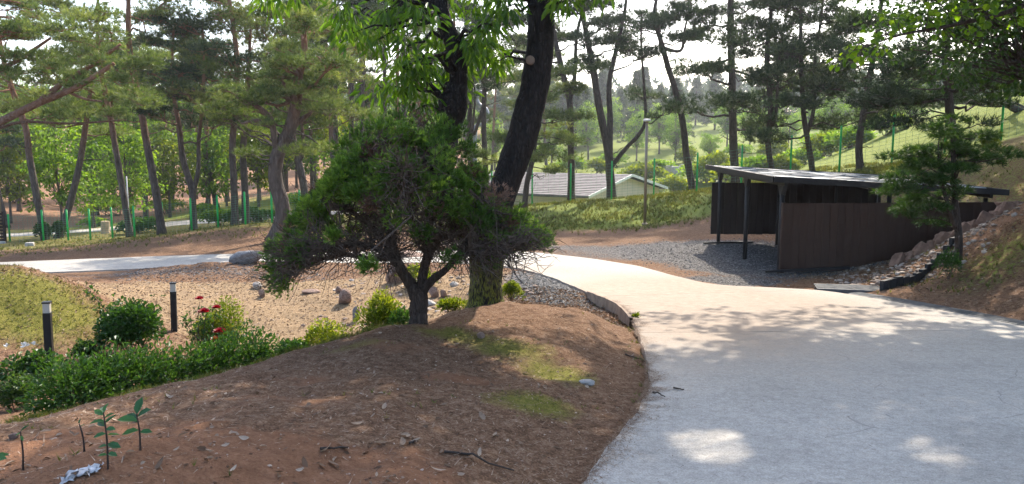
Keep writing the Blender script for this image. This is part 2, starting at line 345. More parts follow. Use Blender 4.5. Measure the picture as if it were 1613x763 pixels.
# -- materials of the ground
def ground_material():
    m, nt, b = newmat('ground'); p = posvec(nt)
    nA = noise(nt, 3.0, 6, .65, p); nB = noise(nt, 14, 6, .7, p); nC = noise(nt, 60, 4, .7, p); nD = noise(nt, 1.1, 5, .6, p)
    ga = nd(nt, 'ShaderNodeAttribute', attribute_name='zoneA'); gb = nd(nt, 'ShaderNodeAttribute', attribute_name='zoneB')
    sa = nd(nt, 'ShaderNodeSeparateColor'); sb = nd(nt, 'ShaderNodeSeparateColor'); nt.links.new(ga.outputs['Color'], sa.inputs[0]); nt.links.new(gb.outputs['Color'], sb.inputs[0])
    def zone(w, thr_noise, soft=.22):
        x = math_(nt, 'ADD', w, math_(nt, 'MULTIPLY_ADD', thr_noise, 1.3, -1.15))
        return math_(nt, 'MULTIPLY_ADD', x, 1/soft, .5, clamp=True)
    fine = mix(nt, .5, nB, nC)
    litter = ramp(nt, fine, [(.36, (.038,.020,.011)), (.46, (.138,.076,.043)), (.54, (.235,.140,.086)), (.66, (.41,.295,.205))])
    litter = mix(nt, math_(nt, 'MULTIPLY', nD, .5), litter, (.135,.073,.041))
    red = ramp(nt, fine, [(.3, (.125,.058,.030)), (.55, (.245,.125,.070)), (.75, (.35,.205,.13))])
    moss = ramp(nt, fine, [(.3, (.055,.052,.012)), (.52, (.165,.155,.030)), (.72, (.33,.26,.095))])
    sand = ramp(nt, fine, [(.3, (.11,.072,.040)), (.5, (.265,.182,.105)), (.7, (.43,.325,.215))])
    grav = ramp(nt, nd_vor(nt, p, 38), [(.0, (.036,.034,.034)), (.5, (.10,.094,.091)), (1, (.22,.205,.195))])
    grass = ramp(nt, fine, [(.3, (.07,.09,.014)), (.55, (.17,.205,.036)), (.75, (.34,.34,.10))])
    path = ramp(nt, nB, [(.3, (.42,.37,.31)), (.7, (.55,.50,.43))])
    dead = ramp(nt, fine, [(.3, (.09,.045,.026)), (.5, (.27,.15,.09)), (.72, (.48,.32,.22))])
    c = litter
    c = mix(nt, zone(sb.outputs[2], nA), c, dead)
    c = mix(nt, zone(sa.outputs[2], nA), c, sand)
    c = mix(nt, zone(sa.outputs[1], nB), c, grav)
    c = mix(nt, zone(sb.outputs[1], nA), c, red)
    c = mix(nt, zone(sa.outputs[0], nB), c, grass)
    c = mix(nt, zone(ga.outputs['Alpha'], mix(nt, .5, nA, nB), .45), c, moss)
    c = mix(nt, zone(sb.outputs[0], nA), c, path)
    nt.links.new(c, b.inputs['Base Color']); b.inputs['Roughness'].default_value = .97; b.inputs['Specular IOR Level'].default_value = .1
    bump(nt, b, math_(nt, 'ADD', nB, math_(nt, 'MULTIPLY', nC, .6)), .9, .035)
    return m
def nd_vor(nt, p, sc):
    v = nd(nt, 'ShaderNodeTexVoronoi'); v.inputs['Scale'].default_value = sc; nt.links.new(p, v.inputs['Vector'])
    s = nd(nt, 'ShaderNodeSeparateColor'); nt.links.new(v.outputs['Color'], s.inputs[0]); return s.outputs[0]
g = Geo(); ny, nx = XX.shape
idx = np.arange(ny*nx).reshape(ny, nx)
g.add(np.stack([XX, YY, ZZ], -1).reshape(-1, 3), f4=np.stack([idx[:-1, :-1], idx[:-1, 1:], idx[1:, 1:], idx[1:, :-1]], -1).reshape(-1, 4))
ground = g.build('ground', ground_material(), smooth=True); tag(ground, kind='structure')
for nm, chans in (('zoneA', (z_grass, z_grav, z_sand, z_moss)), ('zoneB', (z_path, z_red, z_leaf, np.zeros_like(z_red)))):
    a = ground.data.color_attributes.new(nm, 'FLOAT_COLOR', 'POINT')
    a.data.foreach_set('color', np.stack([c.ravel() for c in chans], -1).astype(np.float32).ravel())

# ------------------------------------------------------------------ concrete driveway, in cast slabs with joints between
def concrete_material():
    m, nt, b = newmat('concrete'); p = posvec(nt)
    n1 = noise(nt, .8, 6, .6, p); n2 = noise(nt, 7, 6, .7, p); n3 = noise(nt, 90, 3, .7, p)
    c = ramp(nt, mix(nt, .45, n1, n2), [(.33, (.285,.264,.232)), (.5, (.36,.335,.297)), (.66, (.44,.412,.366))])
    c = mix(nt, .55, c, ramp(nt, n3, [(.3, .22), (.7, .78)]), 'OVERLAY'); c = mix(nt, .35, c, ramp(nt, noise(nt, 22, 4, .7, p), [(.35, .3), (.65, .7)]), 'OVERLAY')
    st = math_(nt, 'MULTIPLY_ADD', math_(nt, 'ADD', attr(nt, 'stain'), math_(nt, 'MULTIPLY_ADD', mix(nt, .5, n1, n2), 1.6, -.95)), 1.5, .1, clamp=True)
    c = mix(nt, math_(nt, 'MULTIPLY', st, .8), c, ramp(nt, n2, [(.3, (.20,.142,.096)), (.7, (.31,.232,.168))]))
    # hairline cracks and brush marks
    vo = nd(nt, 'ShaderNodeTexVoronoi', feature='DISTANCE_TO_EDGE'); vo.inputs['Scale'].default_value = .55
    nt.links.new(mix(nt, .35, p, nd_noise_col(nt, p), 'ADD'), vo.inputs['Vector'])
    ck = math_(nt, 'MULTIPLY', math_(nt, 'LESS_THAN', vo.outputs['Distance'], .003), math_(nt, 'GREATER_THAN', n1, .57))
    c = mix(nt, math_(nt, 'MULTIPLY', ck, .45), c, (.16,.15,.14))
    sp = math_(nt, 'GREATER_THAN', noise(nt, 26, 2, .5, p), .72)
    c = mix(nt, math_(nt, 'MULTIPLY', sp, .35), c, (.2,.19,.18))
    nt.links.new(c, b.inputs['Base Color']); b.inputs['Roughness'].default_value = .85
    bump(nt, b, mix(nt, .5, n2, n3), .35, .012); return m
MCONC = concrete_material()
drv = empty('driveway', (0, 0, 0)); tag(drv, kind='structure')
def slab(i0, i1, gap=.006):
    a, b_ = i0*NS, i1*NS; t = np.linspace(a, b_, (b_-a)*3+1); k = 40; rows = []
    for j, tt in enumerate(t):
        l = np.array([np.interp(tt, np.arange(len(EL)), EL[:, q]) for q in (0, 1)]); r = np.array([np.interp(tt, np.arange(len(ER)), ER[:, q]) for q in (0, 1)])
        row = l[None] + (r-l)[None]*np.linspace(0, 1, k)[:, None]
        row[0] += (row[0]-row[1]) * 0; rows.append(row)
    Rw = np.array(rows)
    d0 = unit(Rw[1]-Rw[0]); d1 = unit(Rw[-1]-Rw[-2]); Rw[0] += d0*gap; Rw[-1] -= d1*gap
    wob = .010*vnoise(t*1.7, t*0+3, 21) + .005*vnoise(t*5, t*0, 22); Rw[:, 0, 0] += wob
    Z = zroad(Rw[..., 0], Rw[..., 1]) + .004*vnoise(Rw[..., 0]*1.5, Rw[..., 1]*1.5, 23)
    n = len(t); top = np.concatenate([Rw, Z[..., None]], -1).reshape(-1, 3); g = Geo(); ii = np.arange(n*k).reshape(n, k)
    F = [np.stack([ii[:-1, :-1], ii[:-1, 1:], ii[1:, 1:], ii[1:, :-1]], -1).reshape(-1, 4)]
    per = np.concatenate([ii[:, 0][::-1], ii[0, 1:], ii[1:, -1], ii[-1, :-1][::-1][:-1]])
    bot = top[per] - np.array([0, 0, .22]); nb = n*k; m_ = len(per); q = np.arange(m_); q2 = (q+1) % m_
    F.append(np.stack([per[q], nb+q, nb+q2, per[q2]], -1)); g.add(np.vstack([top, bot]), f4=np.concatenate(F))
    o = g.build('slab', MCONC, drv); x, y = np.vstack([top, bot])[:, 0], np.vstack([top, bot])[:, 1]
    st = np.clip(1.0*np.exp(-(((x-2.6)/2.2)**2+((y-13.4)/3.4)**2)) + .55*np.exp(-(((x-2.2)/1.6)**2+((y-9.2)/2.2)**2)) + .5*np.exp(-(((x-4.5)/2.4)**2+((y-11.6)/2.2)**2)) + .4*np.exp(-(((x-.5)/1.4)**2+((y-17.5)/1.2)**2)), 0, 1.1)
    a = o.data.attributes.new('stain', 'FLOAT', 'POINT'); a.data.foreach_set('value', st.astype(np.float32)); return o
for i0, i1 in ((0, 5), (5, 8), (8, 13), (13, 18)): slab(i0, i1)
# ------------------------------------------------------------------ materials of built things
M_STEEL = plain('dark painted steel', (.022,.020,.021), .5, 0, .3, 6)
def board_material(name, col):
    m, nt, b = newmat(name); r = nd(nt, 'ShaderNodeObjectInfo').outputs['Random']; gr = noise(nt, 30, 4, .6, objvec(nt, (1, 1, .06))); wz = noise(nt, 2.2, 4, .6, objvec(nt, (.6, .6, 1)))
    f = math_(nt, 'MULTIPLY_ADD', r, .22, math_(nt, 'MULTIPLY_ADD', gr, .5, math_(nt, 'MULTIPLY', wz, .25)))
    nt.links.new(ramp(nt, f, [(.2, tuple(x*.75 for x in col)), (.8, tuple(x*1.3 for x in col))]), b.inputs['Base Color']); b.inputs['Roughness'].default_value = .65; bump(nt, b, gr, .15, .003); return m
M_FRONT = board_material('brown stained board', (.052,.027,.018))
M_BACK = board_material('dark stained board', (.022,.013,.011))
M_GREEN = plain('green fence paint', (.018,.40,.085), .45, 0, .2, 4, .05)
M_WIRE = plain('pale green wire', (.14,.26,.17), .5, 0, .15, 4, 0)
M_POLE = plain('bronze pole', (.30,.235,.165), .42, .6, .2, 3, .05)
M_BOLL = plain('black bollard paint', (.012,.013,.015), .45, 0, .3, 5, .05)
M_LENS = plain('frosted lens', (.40,.38,.34), .35, 0, .08, 3, 0)
M_WALL = plain('pale beige siding', (.60,.52,.44), .8, 0, .08, 1.2)
M_HROOF = plain('brown grey roof', (.125,.113,.112), .85, 0, .22, 1.5)
M_TRIM = plain('white trim', (.72,.70,.66), .6, 0, .05, 2, 0)
M_STONE = plain('brown red stone block', (.235,.145,.108), .9, 0, .45, 5, .6)
M_EDGE = plain('black edging', (.025,.025,.027), .7, 0, .3, 6, .3)
M_GRATE = plain('galvanised grate', (.10,.105,.11), .6, .2, .3, 4, .1)
M_CURB = plain('old curb', (.26,.19,.14), .9, 0, .3, 6, .5)
def shingle_material():
    m, nt, b = newmat('roof shingle'); r = nd(nt, 'ShaderNodeObjectInfo').outputs['Random']
    nt.links.new(ramp(nt, r, [(0, (.06,.067,.08)), (.5, (.15,.165,.19)), (1, (.36,.39,.44))]), b.inputs['Base Color'])  # weathered tones, the pale bluish end standing in for reflected sky
    n = noise(nt, 60, 3, .6, objvec(nt)); nt.links.new(math_(nt, 'MULTIPLY_ADD', r, .25, .22), b.inputs['Roughness'])
    b.inputs['Specular IOR Level'].default_value = .6; bump(nt, b, n, .25, .004); return m
M_SHIN = shingle_material()

# ------------------------------------------------------------------ open shelter with mono-pitch shingle roof
SX0, SX1, SY0, SY1 = 5.86, 11.1, 17.0, 23.0
def roofz(x, y): return .98 - .057*(x-SX0) + .023*(y-SY0)
sh = empty('shelter', (6.16, 17.3, -1.25), 'low open shelter with dark posts, brown board walls and sloping shingle roof', 'shelter')
so = sh.location
g = Geo(); cs = [(SX0,SY0),(SX1,SY0),(SX1,SY1),(SX0,SY1)]
g.add([(x,y,roofz(x,y)-.02) for x,y in cs]+[(x,y,roofz(x,y)-.075) for x,y in cs], f4=[(0,1,2,3),(7,6,5,4),(0,4,5,1),(1,5,6,2),(2,6,7,3),(3,7,4,0)])
roof = g.build('roof', M_STEEL, sh, so)
for a, b_ in ((0,1),(1,2),(2,3),(3,0)):
    g = Geo(); (xa, ya), (xb, yb) = cs[a], cs[b_]; off = Vector((yb-ya, xa-xb, 0)).normalized()*.018
    g.bar((xa+off.x, ya+off.y, roofz(xa,ya)-.055), (xb+off.x, yb+off.y, roofz(xb,yb)-.055), .03, .13); g.build('fascia', M_STEEL, roof, so)
# shingles: rows across the slope, laid in offset courses, one shared mesh
g = Geo(); w_, d_ = .40, .36
g.add([(0,0,.012),(w_-.012,0,.012),(w_-.012,d_+.03,.002),(0,d_+.03,.002),(0,0,-.004),(w_-.012,0,-.004),(w_-.012,d_+.03,-.006),(0,d_+.03,-.006)],
      f4=[(0,1,2,3),(0,4,5,1),(1,5,6,2),(3,2,6,7),(0,3,7,4)])
proto = g.build('shingle', M_SHIN, roof); smesh = proto.data; bpy.data.objects.remove(proto)
ax = math.atan(.023); ay = math.atan(.057)
nr, nc = 16, 13
for j in range(nr):
    for i in range(nc):
        x = SX0 + .02 + i*w_ + (.18 if j % 2 else 0); y = SY0 + .01 + j*.372
        if x + w_ > SX1 + .05: continue
        o = link('shingle', smesh, roof); o.location = Vector((x, y, roofz(x, y)-.012)) - so
        o.rotation_euler = (ax + random.gauss(0, .012), ay + random.gauss(0, .012), random.gauss(0, .01))
def post(x, y, r=.055, head=True):
    zb, zt = h1(x, y)-.1, roofz(x, y)-.20; g = Geo()
    g.tube([(x,y,zb),(x,y,(zb+zt)/2),(x,y,zt-.02)], r, 12)
    p = g.build('post', M_STEEL, sh, so, True)
    if head:
        g = Geo(); hw = .17
        g.add([(x-.05,y-.05,zt-.22),(x+.05,y-.05,zt-.22),(x+.05,y+.05,zt-.22),(x-.05,y+.05,zt-.22),(x-.05,y-hw,zt),(x+.05,y-hw,zt),(x+.05,y+hw,zt),(x-.05,y+hw,zt)],
              f4=[(0,3,2,1),(4,5,6,7),(0,1,5,4),(1,2,6,5),(2,3,7,6),(3,0,4,7)])
        g.build('bracket', M_STEEL, p, so)
for y in (17.3, 19.9, 22.5): post(6.16, y)
for x in (7.9, 9.6, 10.8): post(x, 22.5, .04, False)
for x in (8.6, 10.8): post(x, 17.3, .05, False)
for x in (6.16, 8.5, 10.8):
    g = Geo(); g.bar((x, SY0+.1, roofz(x,SY0)-.14), (x, SY1-.1, roofz(x,SY1)-.14), .07, .12); g.build('beam', M_STEEL, sh, so)
def board_wall(name, y, x0, x1, zt0, zt1, zb, w, mat, gap):
    g = Geo(); yr = y + .045
    g.bar((x0, yr, zt0-.18), (x1, yr, zt1-.18), .05, .06); g.bar((x0, yr, zb+.2), (x1, yr, zb+.2), .05, .06); g.bar((x0, yr, (zt0+zb)/2), (x1, yr, (zt1+zb)/2), .05, .06)
    wl_ = g.build(name, M_STEEL, sh, so); n = int((x1-x0)/w)
    for i in range(n):
        xa, xb = x0 + (x1-x0)*i/n, x0 + (x1-x0)*(i+1)/n - gap*random.uniform(.6, 1.5); zt = zt0 + (zt1-zt0)*(i+.5)/n
        g = Geo(); yy = y + random.uniform(-.0006, .0006)
        g.box((xa, yy-.012, max(zb, h1((xa+xb)/2, y-.1)-.3) if name == 'front_wall' else zb+random.uniform(-.01,.01)), (xb, yy+.012, zt)); b = g.build('board', mat, wl_, so)
    return wl_
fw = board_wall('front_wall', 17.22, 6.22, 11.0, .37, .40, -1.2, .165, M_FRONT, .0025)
g = Geo(); g.box((6.13, 17.15, -1.22), (6.215, 17.25, .385)); g.build('end_trim', M_FRONT, sh, so)
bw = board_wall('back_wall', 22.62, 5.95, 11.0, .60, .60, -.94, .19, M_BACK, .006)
g = Geo(); g.bar((6.1, 17.3, -1.21), (6.1, 22.6, -1.21), .02); 
for (a, b_) in (((5.72,16.93),(7.6,16.93)), ((5.65,22.2),(7.2,22.55))):
    g = Geo(); g.bar((a[0],a[1],h1(*a)+.05), (b_[0],b_[1],h1(*b_)+.04), .07, .05); g.build('ground_rail', M_STEEL, sh, so)

# ------------------------------------------------------------------ green wire fence behind, in two runs
def fence(name, label, stations, cat='fence', group=None):
    pts = [Vector((x, y, h1(x, y))) for x, y, h in stations]; hs = [s[2] for s in stations]
    f = empty(name, pts[0], label, cat, group)
    for p, h in zip(pts, hs):
        g = Geo(); g.tube([(p.x,p.y,p.z-.2),(p.x,p.y,p.z+h*.5),(p.x,p.y,p.z+h)], .042, 8); po = g.build('post', M_GREEN, f, p, True)
        g = Geo(); g.tube([(p.x,p.y,p.z+h),(p.x,p.y,p.z+h+.03)], (.045,.03), 8); g.build('cap', M_GREEN, po, p)
    for i in range(len(pts)-1):
        a, b_, h = pts[i], pts[i+1], min(hs[i], hs[i+1]) - .12; g = Geo()
        nh, nv = 13, max(6, int((b_-a).length/.25))
        for k in range(nh):
            z = .08 + (h-.08)*k/(nh-1); g.bar(a+Vector((0,0,z)), b_+Vector((0,0,z)), .010 if k == nh-1 else .0065)
        for k in range(nv+1):
            q = a.lerp(b_, k/nv); g.bar(q+Vector((0,0,.04)), q+Vector((0,0,h+.05)), .006, up=(0,1,0))
        g.build('wire_panel', M_WIRE, f, a)
def st(u, Y, h): p = base(u, Y); return (p.x, p.y, h)
fence('wire_fence', 'green wire fence with thin posts below the pines at left', [st(16,35,1.25)] + [st(u, y, 1.38) for u, y in ((69,34.5),(108,34.2),(143,34),(178,33.8),(213,33.6),(258,33.2),(303,32.8),(345,32.4),(388,32),(430,32),(474,32.3),(520,33))])
fence('wire_fence', 'tall green wire fence running from behind the fork-trunked tree to the hillside above the shelter',
      [st(u, y, h) for u, y, h in ((775,38,1.85),(838,38,1.85),(898,38,1.9),(962,38,1.9),(1028,38,1.85),(1095,37,1.9),(1164,36,1.95),(1240,34.5,2.0),(1316,33,2.0),(1397,31.5,2.0),(1478,30,2.0),(1564,29,2.0),(1660,28,2.0),(1770,27,2.0))])

# ------------------------------------------------------------------ house beyond the fence
A_, B_ = Vector((5.24,52,0)), Vector((13.1,64,0)); gd = (B_-A_).normalized(); rd = Vector((-gd.y, gd.x, 0)); gw = (B_-A_).length; ln = 14.0
hs = empty('house', (A_.x, A_.y, h1(A_.x, A_.y)), 'low house with pale beige walls and brown grey gable roof beyond the fence', 'house'); ho = hs.location
zE, zP, zB = -1.62, -.33, -4.3
def hp(a, r, z): q = A_ + gd*a + rd*r; return (q.x, q.y, z)
g = Geo(); i_ = .7
g.add([hp(i_,.5,zB),hp(gw-i_,.5,zB),hp(gw-i_,.5,zE-.05),hp(gw/2,.5,zP-.22),hp(i_,.5,zE-.05)], f3=[(0,1,2),(0,2,4),(4,2,3)])
for k in range(16):
    z0 = zB + 2.0 + k*.16
    if z0 < zE-.1: g.bar(hp(i_-.0,.49,z0), hp(gw-i_,.49,z0), .02, .012)
    elif z0 < zP-.45:
        t = (z0-zE+.05)/(zP-.17-zE); g.bar(hp(i_+t*(gw/2-i_),.49,z0), hp(gw-i_-t*(gw/2-i_),.49,z0), .02, .012)
g.build('gable_wall', M_WALL, hs, ho)
g = Geo(); g.add([hp(i_,.5,zB),hp(i_,ln,zB),hp(i_,ln,zE),hp(i_,.5,zE)], f4=[(0,1,2,3)]); g.add([hp(gw-i_,.5,zB),hp(gw-i_,ln,zB),hp(gw-i_,ln,zE),hp(gw-i_,.5,zE)], f4=[(3,2,1,0)]); g.build('side_wall', M_WALL, hs, ho)
for s_ in (0, 1):
    e = 0 if s_ == 0 else gw; c = gw/2; ze = zE
    g = Geo(); nrow = 14
    for k in range(nrow):       # courses of roofing, each lapping the one below
        t0, t1 = k/nrow, (k+1)/nrow; a0, a1 = e+(c-e)*t0, e+(c-e)*t1; q0, q1 = ze+(zP-ze)*t0, ze+(zP-ze)*t1
        g.add([hp(a0,0,q0+.03),hp(a0,ln,q0+.03),hp(a1,ln,q1),hp(a1,0,q1),hp(a0,0,q0-.06),hp(a0,ln,q0-.06)], f4=[(0,1,2,3) if s_ else (3,2,1,0),(0,4,5,1)])
    rf = g.build('roof', M_HROOF, hs, ho)
    g = Geo(); g.bar(hp(e,-.03,ze-.07), hp(c,-.03,zP-.07), .05, .2); g.build('barge_board', M_TRIM, rf, ho)
    g = Geo(); g.bar(hp(e-.04*(1 if s_==0 else -1),0,ze-.08), hp(e-.04*(1 if s_==0 else -1),ln,ze-.08), .1, .14); g.build('gutter', M_HROOF, rf, ho)

# ------------------------------------------------------------------ poles and lamps
def lamp_pole(label, u, Y, vtop, r, mat, cap=True):
    b = base(u, Y); t = P3(u, vtop, Y); e = empty('lamp_pole', b, label, 'lamp post'); g = Geo()
    g.tube([(b.x,b.y,b.z-.2),(b.x,b.y,(b.z+t.z)/2),(b.x,b.y,t.z)], (r*1.1,r,r*.95), 12); g.build('pole', mat, e, b, True)
    g = Geo(); g.tube([(b.x,b.y,b.z-.05),(b.x,b.y,b.z+.05),(b.x,b.y,b.z+.08)], (r*2.2,r*2.2,r*1.2), 12); g.build('base_plate', mat, e, b)
    if cap:
        g = Geo(); g.tube([(b.x,b.y,t.z),(b.x,b.y,t.z+.03),(b.x,b.y,t.z+.09),(b.x,b.y,t.z+.11)], (r*1.2,r*2.8,r*2.8,r*1.5), 14); g.build('lamp_head', M_TRIM, e, b)
lamp_pole('slim bronze lamp pole standing in front of the grass bank', 1015, 30, 192, .055, M_POLE)
lamp_pole('lamp post with flat pale head at the left edge under the pines', 4, 36, 217, .05, M_POLE)
lamp_pole('thin pale pole between the pine trunks at left', 205.5, 36, 278, .03, M_TRIM, False)
for u, v, Y, h, lab in ((64, 571, 9.4, .82, 'black square garden bollard light with pale lens beside the mossy mound'), (267, 528, 11.6, .77, 'black square garden bollard light in front of the sunlit sandy ground, near the red roses')):
    b = base(u, Y); e = empty('bollard_light', b, lab, 'bollard'); w = .043; g = Geo(); x, y, z = b
    g.box((x-w,y-w,z-.15), (x+w,y+w,z+h-.14)); po = g.build('post', M_BOLL, e, b)
    g = Geo(); g.box((x-w+.004,y-w+.004,z+h-.14), (x+w-.004,y+w-.004,z+h-.018)); g.build('lens', M_LENS, e, b)
    g = Geo(); g.box((x-w-.003,y-w-.003,z+h-.018), (x+w+.003,y+w+.003,z+h)); g.build('cap', M_BOLL, e, b)
    e.rotation_euler = (R(random.uniform(-1,1)), R(1.2), R(18))

# ------------------------------------------------------------------ retaining blocks climbing in front of the shelter wall, edging, drain
def rough_block(name, c, sx, sy, sz, rot, mat, parent=None, jit=.012, origin=None):
    g = Geo(); bx = np.array([(a,b,d) for d in (-1,1) for b in (-1,1) for a in (-1,1)], float)
    ch = .82; V = []; 
    for s in bx:
        V += [s*np.array((1,ch,ch)), s*np.array((ch,1,ch)), s*np.array((ch,ch,1))]
    V = np.array(V)*np.array((sx,sy,sz))/2 + rng.normal(size=(24,3))*jit
    import bmesh
    bm = bmesh.new(); vs = [bm.verts.new(v) for v in V]; bmesh.ops.convex_hull(bm, input=vs); me = bpy.data.meshes.new(name); bm.to_mesh(me); bm.free(); me.materials.append(mat)
    o = link(name, me, parent, c) if parent is None else link(name, me, parent); o.location = c if parent is None else Vector(c)-parent.location; o.rotation_euler = rot; return o
blk = [(1420,410),(1465,378),(1502,358),(1536,340),(1562,318),(1592,302)]
names = ['lowest', 'second lowest', 'third lowest', 'third highest', 'second highest', 'highest']
for k, t in enumerate(np.linspace(0, 1, 6)):
    u = 1424 + (1590-1424)*t; Y = 16.1 - .25*t; v = 413 + (333-413)*t; c = P3(u, v, Y)
    e = empty('step_block', (c.x, c.y, c.z-.16), f'{names[k]} pair of brown stone blocks in the row climbing beside the shelter wall', 'stone block', 'stone blocks climbing beside the shelter')
    for q in (0, 1):
        rough_block('block', (c.x-.11+.22*q+.0, c.y-.04*q, c.z-.02+.035*q), .25, .28, .38, (R(-22+random.uniform(-8,8)), R(22+14*random.random()), R(random.uniform(-25,15))), M_STONE, e, .02)
    rough_block('cap_stone', (c.x+.10+random.uniform(-.05,.05), c.y+.08, c.z+.14), random.uniform(.36,.55), .28, .07, (R(random.uniform(-14,2)), R(random.uniform(-16,6)), R(random.uniform(-25,15))), M_STONE, e, .014)
ed = crom([P3(1388,463,13.3), P3(1430,448,13.9), P3(1468,424,14.6), P3(1505,398,15.1)], 6)
e = empty('edging_strip', Vector(ed[0]), 'row of black edging blocks stepping up the bank below the stone blocks', 'edging')
cut = np.linspace(0, len(ed)-1.001, 13)
for a, b_ in zip(cut[:-1], cut[1:]):
    pa = Vector([np.interp(a, np.arange(len(ed)), ed[:, q]) for q in range(3)]); pb_ = Vector([np.interp(b_-.12, np.arange(len(ed)), ed[:, q]) for q in range(3)])
    zb = h1(pa.x, pa.y); pa.z = pb_.z = max((pa.z+pb_.z)/2, zb+.06); g = Geo(); g.bar(pa, pb_, .07, .24); g.build('edging_block', M_EDGE, e, Vector(ed[0]))
def drain(label, path, width, name='drain_grate'):
    path = np.asarray(path); d = np.gradient(path, axis=0); nrm = unit(np.stack([d[:,1], -d[:,0]], -1)); n = len(path)
    sg = 1 if width > 0 else -1; width = abs(width); nrm = nrm*sg; L = path; Rr = path + nrm*width; z = lambda q: zroad(q[:,0], q[:,1]) + .006
    o = Vector((L[0,0], L[0,1], float(z(L[:1])[0]))); e = empty(name, o, label, 'drain')
    for off in (.0, width-.04):
        g = Geo(); a = path + nrm*off; b = path + nrm*(off+.04); za = z(path)
        top = np.vstack([np.c_[a, za], np.c_[b, za], np.c_[a, za-.12], np.c_[b, za-.12]]); i = np.arange(n-1)
        g.add(top, f4=np.concatenate([np.stack([i, n+i, n+i+1, i+1], -1), np.stack([i, i+1, 2*n+i+1, 2*n+i], -1), np.stack([n+i, 3*n+i, 3*n+i+1, n+i+1], -1)])); g.build('frame', M_CURB if off else M_GRATE, e, o)
    g = Geo()
    for w in np.arange(.06, width-.05, .06):
        p = path + nrm*w; zz = z(path)-.006
        for i in range(n-1): g.bar((p[i,0],p[i,1],zz[i]), (p[i+1,0],p[i+1,1],zz[i+1]), .02, .03)
    for i in range(0, n-1):
        for t in (0, .5):
            q = path[i]*(1-t)+path[i+1]*t; r2 = q + nrm[i]*width; zq = float(zroad(q[0], q[1]))-.004
            g.bar((q[0],q[1],zq), (r2[0],r2[1],zq), .012, .02)
    tag(g.build('grate_bars', M_GRATE, e, o), kind='stuff')
    g = Geo(); za = z(path)-.09; g.add(np.vstack([np.c_[L, za], np.c_[Rr, za]]), f4=np.stack([np.arange(n-1), n+np.arange(n-1), n+np.arange(1,n), np.arange(1,n)], -1)); g.build('channel_bed', M_EDGE, e, o)
k0, k1 = 5*NS-22, 8*NS-3
drain('steel drain grate strip along the foot of the right bank', ER[k0:k1][::-1]*np.array([1,1]) + np.array([.012, 0]), -.30)
gp = np.array([(5.62,13.75),(5.95,13.66),(6.3,13.55),(6.62,13.42)])
drain('wide rectangular drain grate at the end of the black edging', gp, -.55)
g = Geo()
cu = np.array([ (np.interp(t, np.arange(len(EL)), EL[:,0]), np.interp(t, np.arange(len(EL)), EL[:,1])) for t in np.linspace(5.6*NS, 8.3*NS, 26)])
cz = zroad(cu[:,0], cu[:,1]); co = Vector((cu[0,0], cu[0,1], cz[0])); n = len(cu); off = np.array([-.055, 0])
prof = [(-.002-.006, -.2), (-.008, .035), (-.05, .04), (-.062, -.2)]
V = np.concatenate([np.c_[cu[:,0]+a + .008*vnoise(np.arange(n)*.8, np.zeros(n), 5), cu[:,1], cz+b_+.008*vnoise(np.arange(n)*.7, np.zeros(n), 6)] for a, b_ in prof])
i = np.arange(n-1); g.add(V, f4=np.concatenate([np.stack([k*n+i, (k+1)*n+i, (k+1)*n+i+1, k*n+i+1], -1) for k in range(3)]))
tag(g.build('curb', M_CURB, None, co), kind='structure')

# ------------------------------------------------------------------ stones, stump and small things
def rock_material(name, lo, hi):
    m, nt, b = newmat(name); v = objvec(nt); n = noise(nt, 6, 6, .7, v)
    nt.links.new(ramp(nt, n, [(.3, lo), (.7, hi)]), b.inputs['Base Color']); b.inputs['Roughness'].default_value = .9; bump(nt, b, noise(nt, 22, 5, .7, v), .6, .02); return m
M_ROCK = rock_material('grey rock', (.10,.098,.10), (.30,.29,.29)); M_RROCK = rock_material('brown rock', (.13,.075,.055), (.34,.24,.19)); M_PROCK = rock_material('pale rock', (.30,.27,.24), (.55,.51,.47))
def rock(u, v, wpx, hpx, label, mat, Y=None, deep=.8, tilt=0, name='rock', seed=0):
    p = snap(u, v) if Y is None else base(u, Y); sc = p.y/FPX; w, h = wpx*sc, hpx*sc
    import bmesh
    r = np.random.default_rng(seed + int(u*7+v)); bm = bmesh.new(); bmesh.ops.create_icosphere(bm, subdivisions=3, radius=1)
    cuts = [(unit(r.normal(size=3)), r.uniform(.62, .9)) for _ in range(11)]
    for vt in bm.verts:
        c = np.array(vt.co)
        for n_, d_ in cuts:
            k = c @ n_ - d_
            if k > 0: c = c - n_*k*.85
        vt.co = c * (1 + .03*r.normal())
    me = bpy.data.meshes.new(name); bm.to_mesh(me); bm.free(); me.materials.append(mat); o = link(name, me, None, p + Vector((0, 0, h*.36)))
    o.scale = (w/2*1.1, w/2*deep, h*.62); o.rotation_euler = (0, R(tilt), R(r.uniform(-25, 25))); return tag(o, label, 'rock', 'garden rocks' if name == 'rock' else None)
rock(387, 416, 50, 21, 'large smooth grey boulder at the edge of the far driveway', M_ROCK, 18.2, .7, -14, 'boulder')
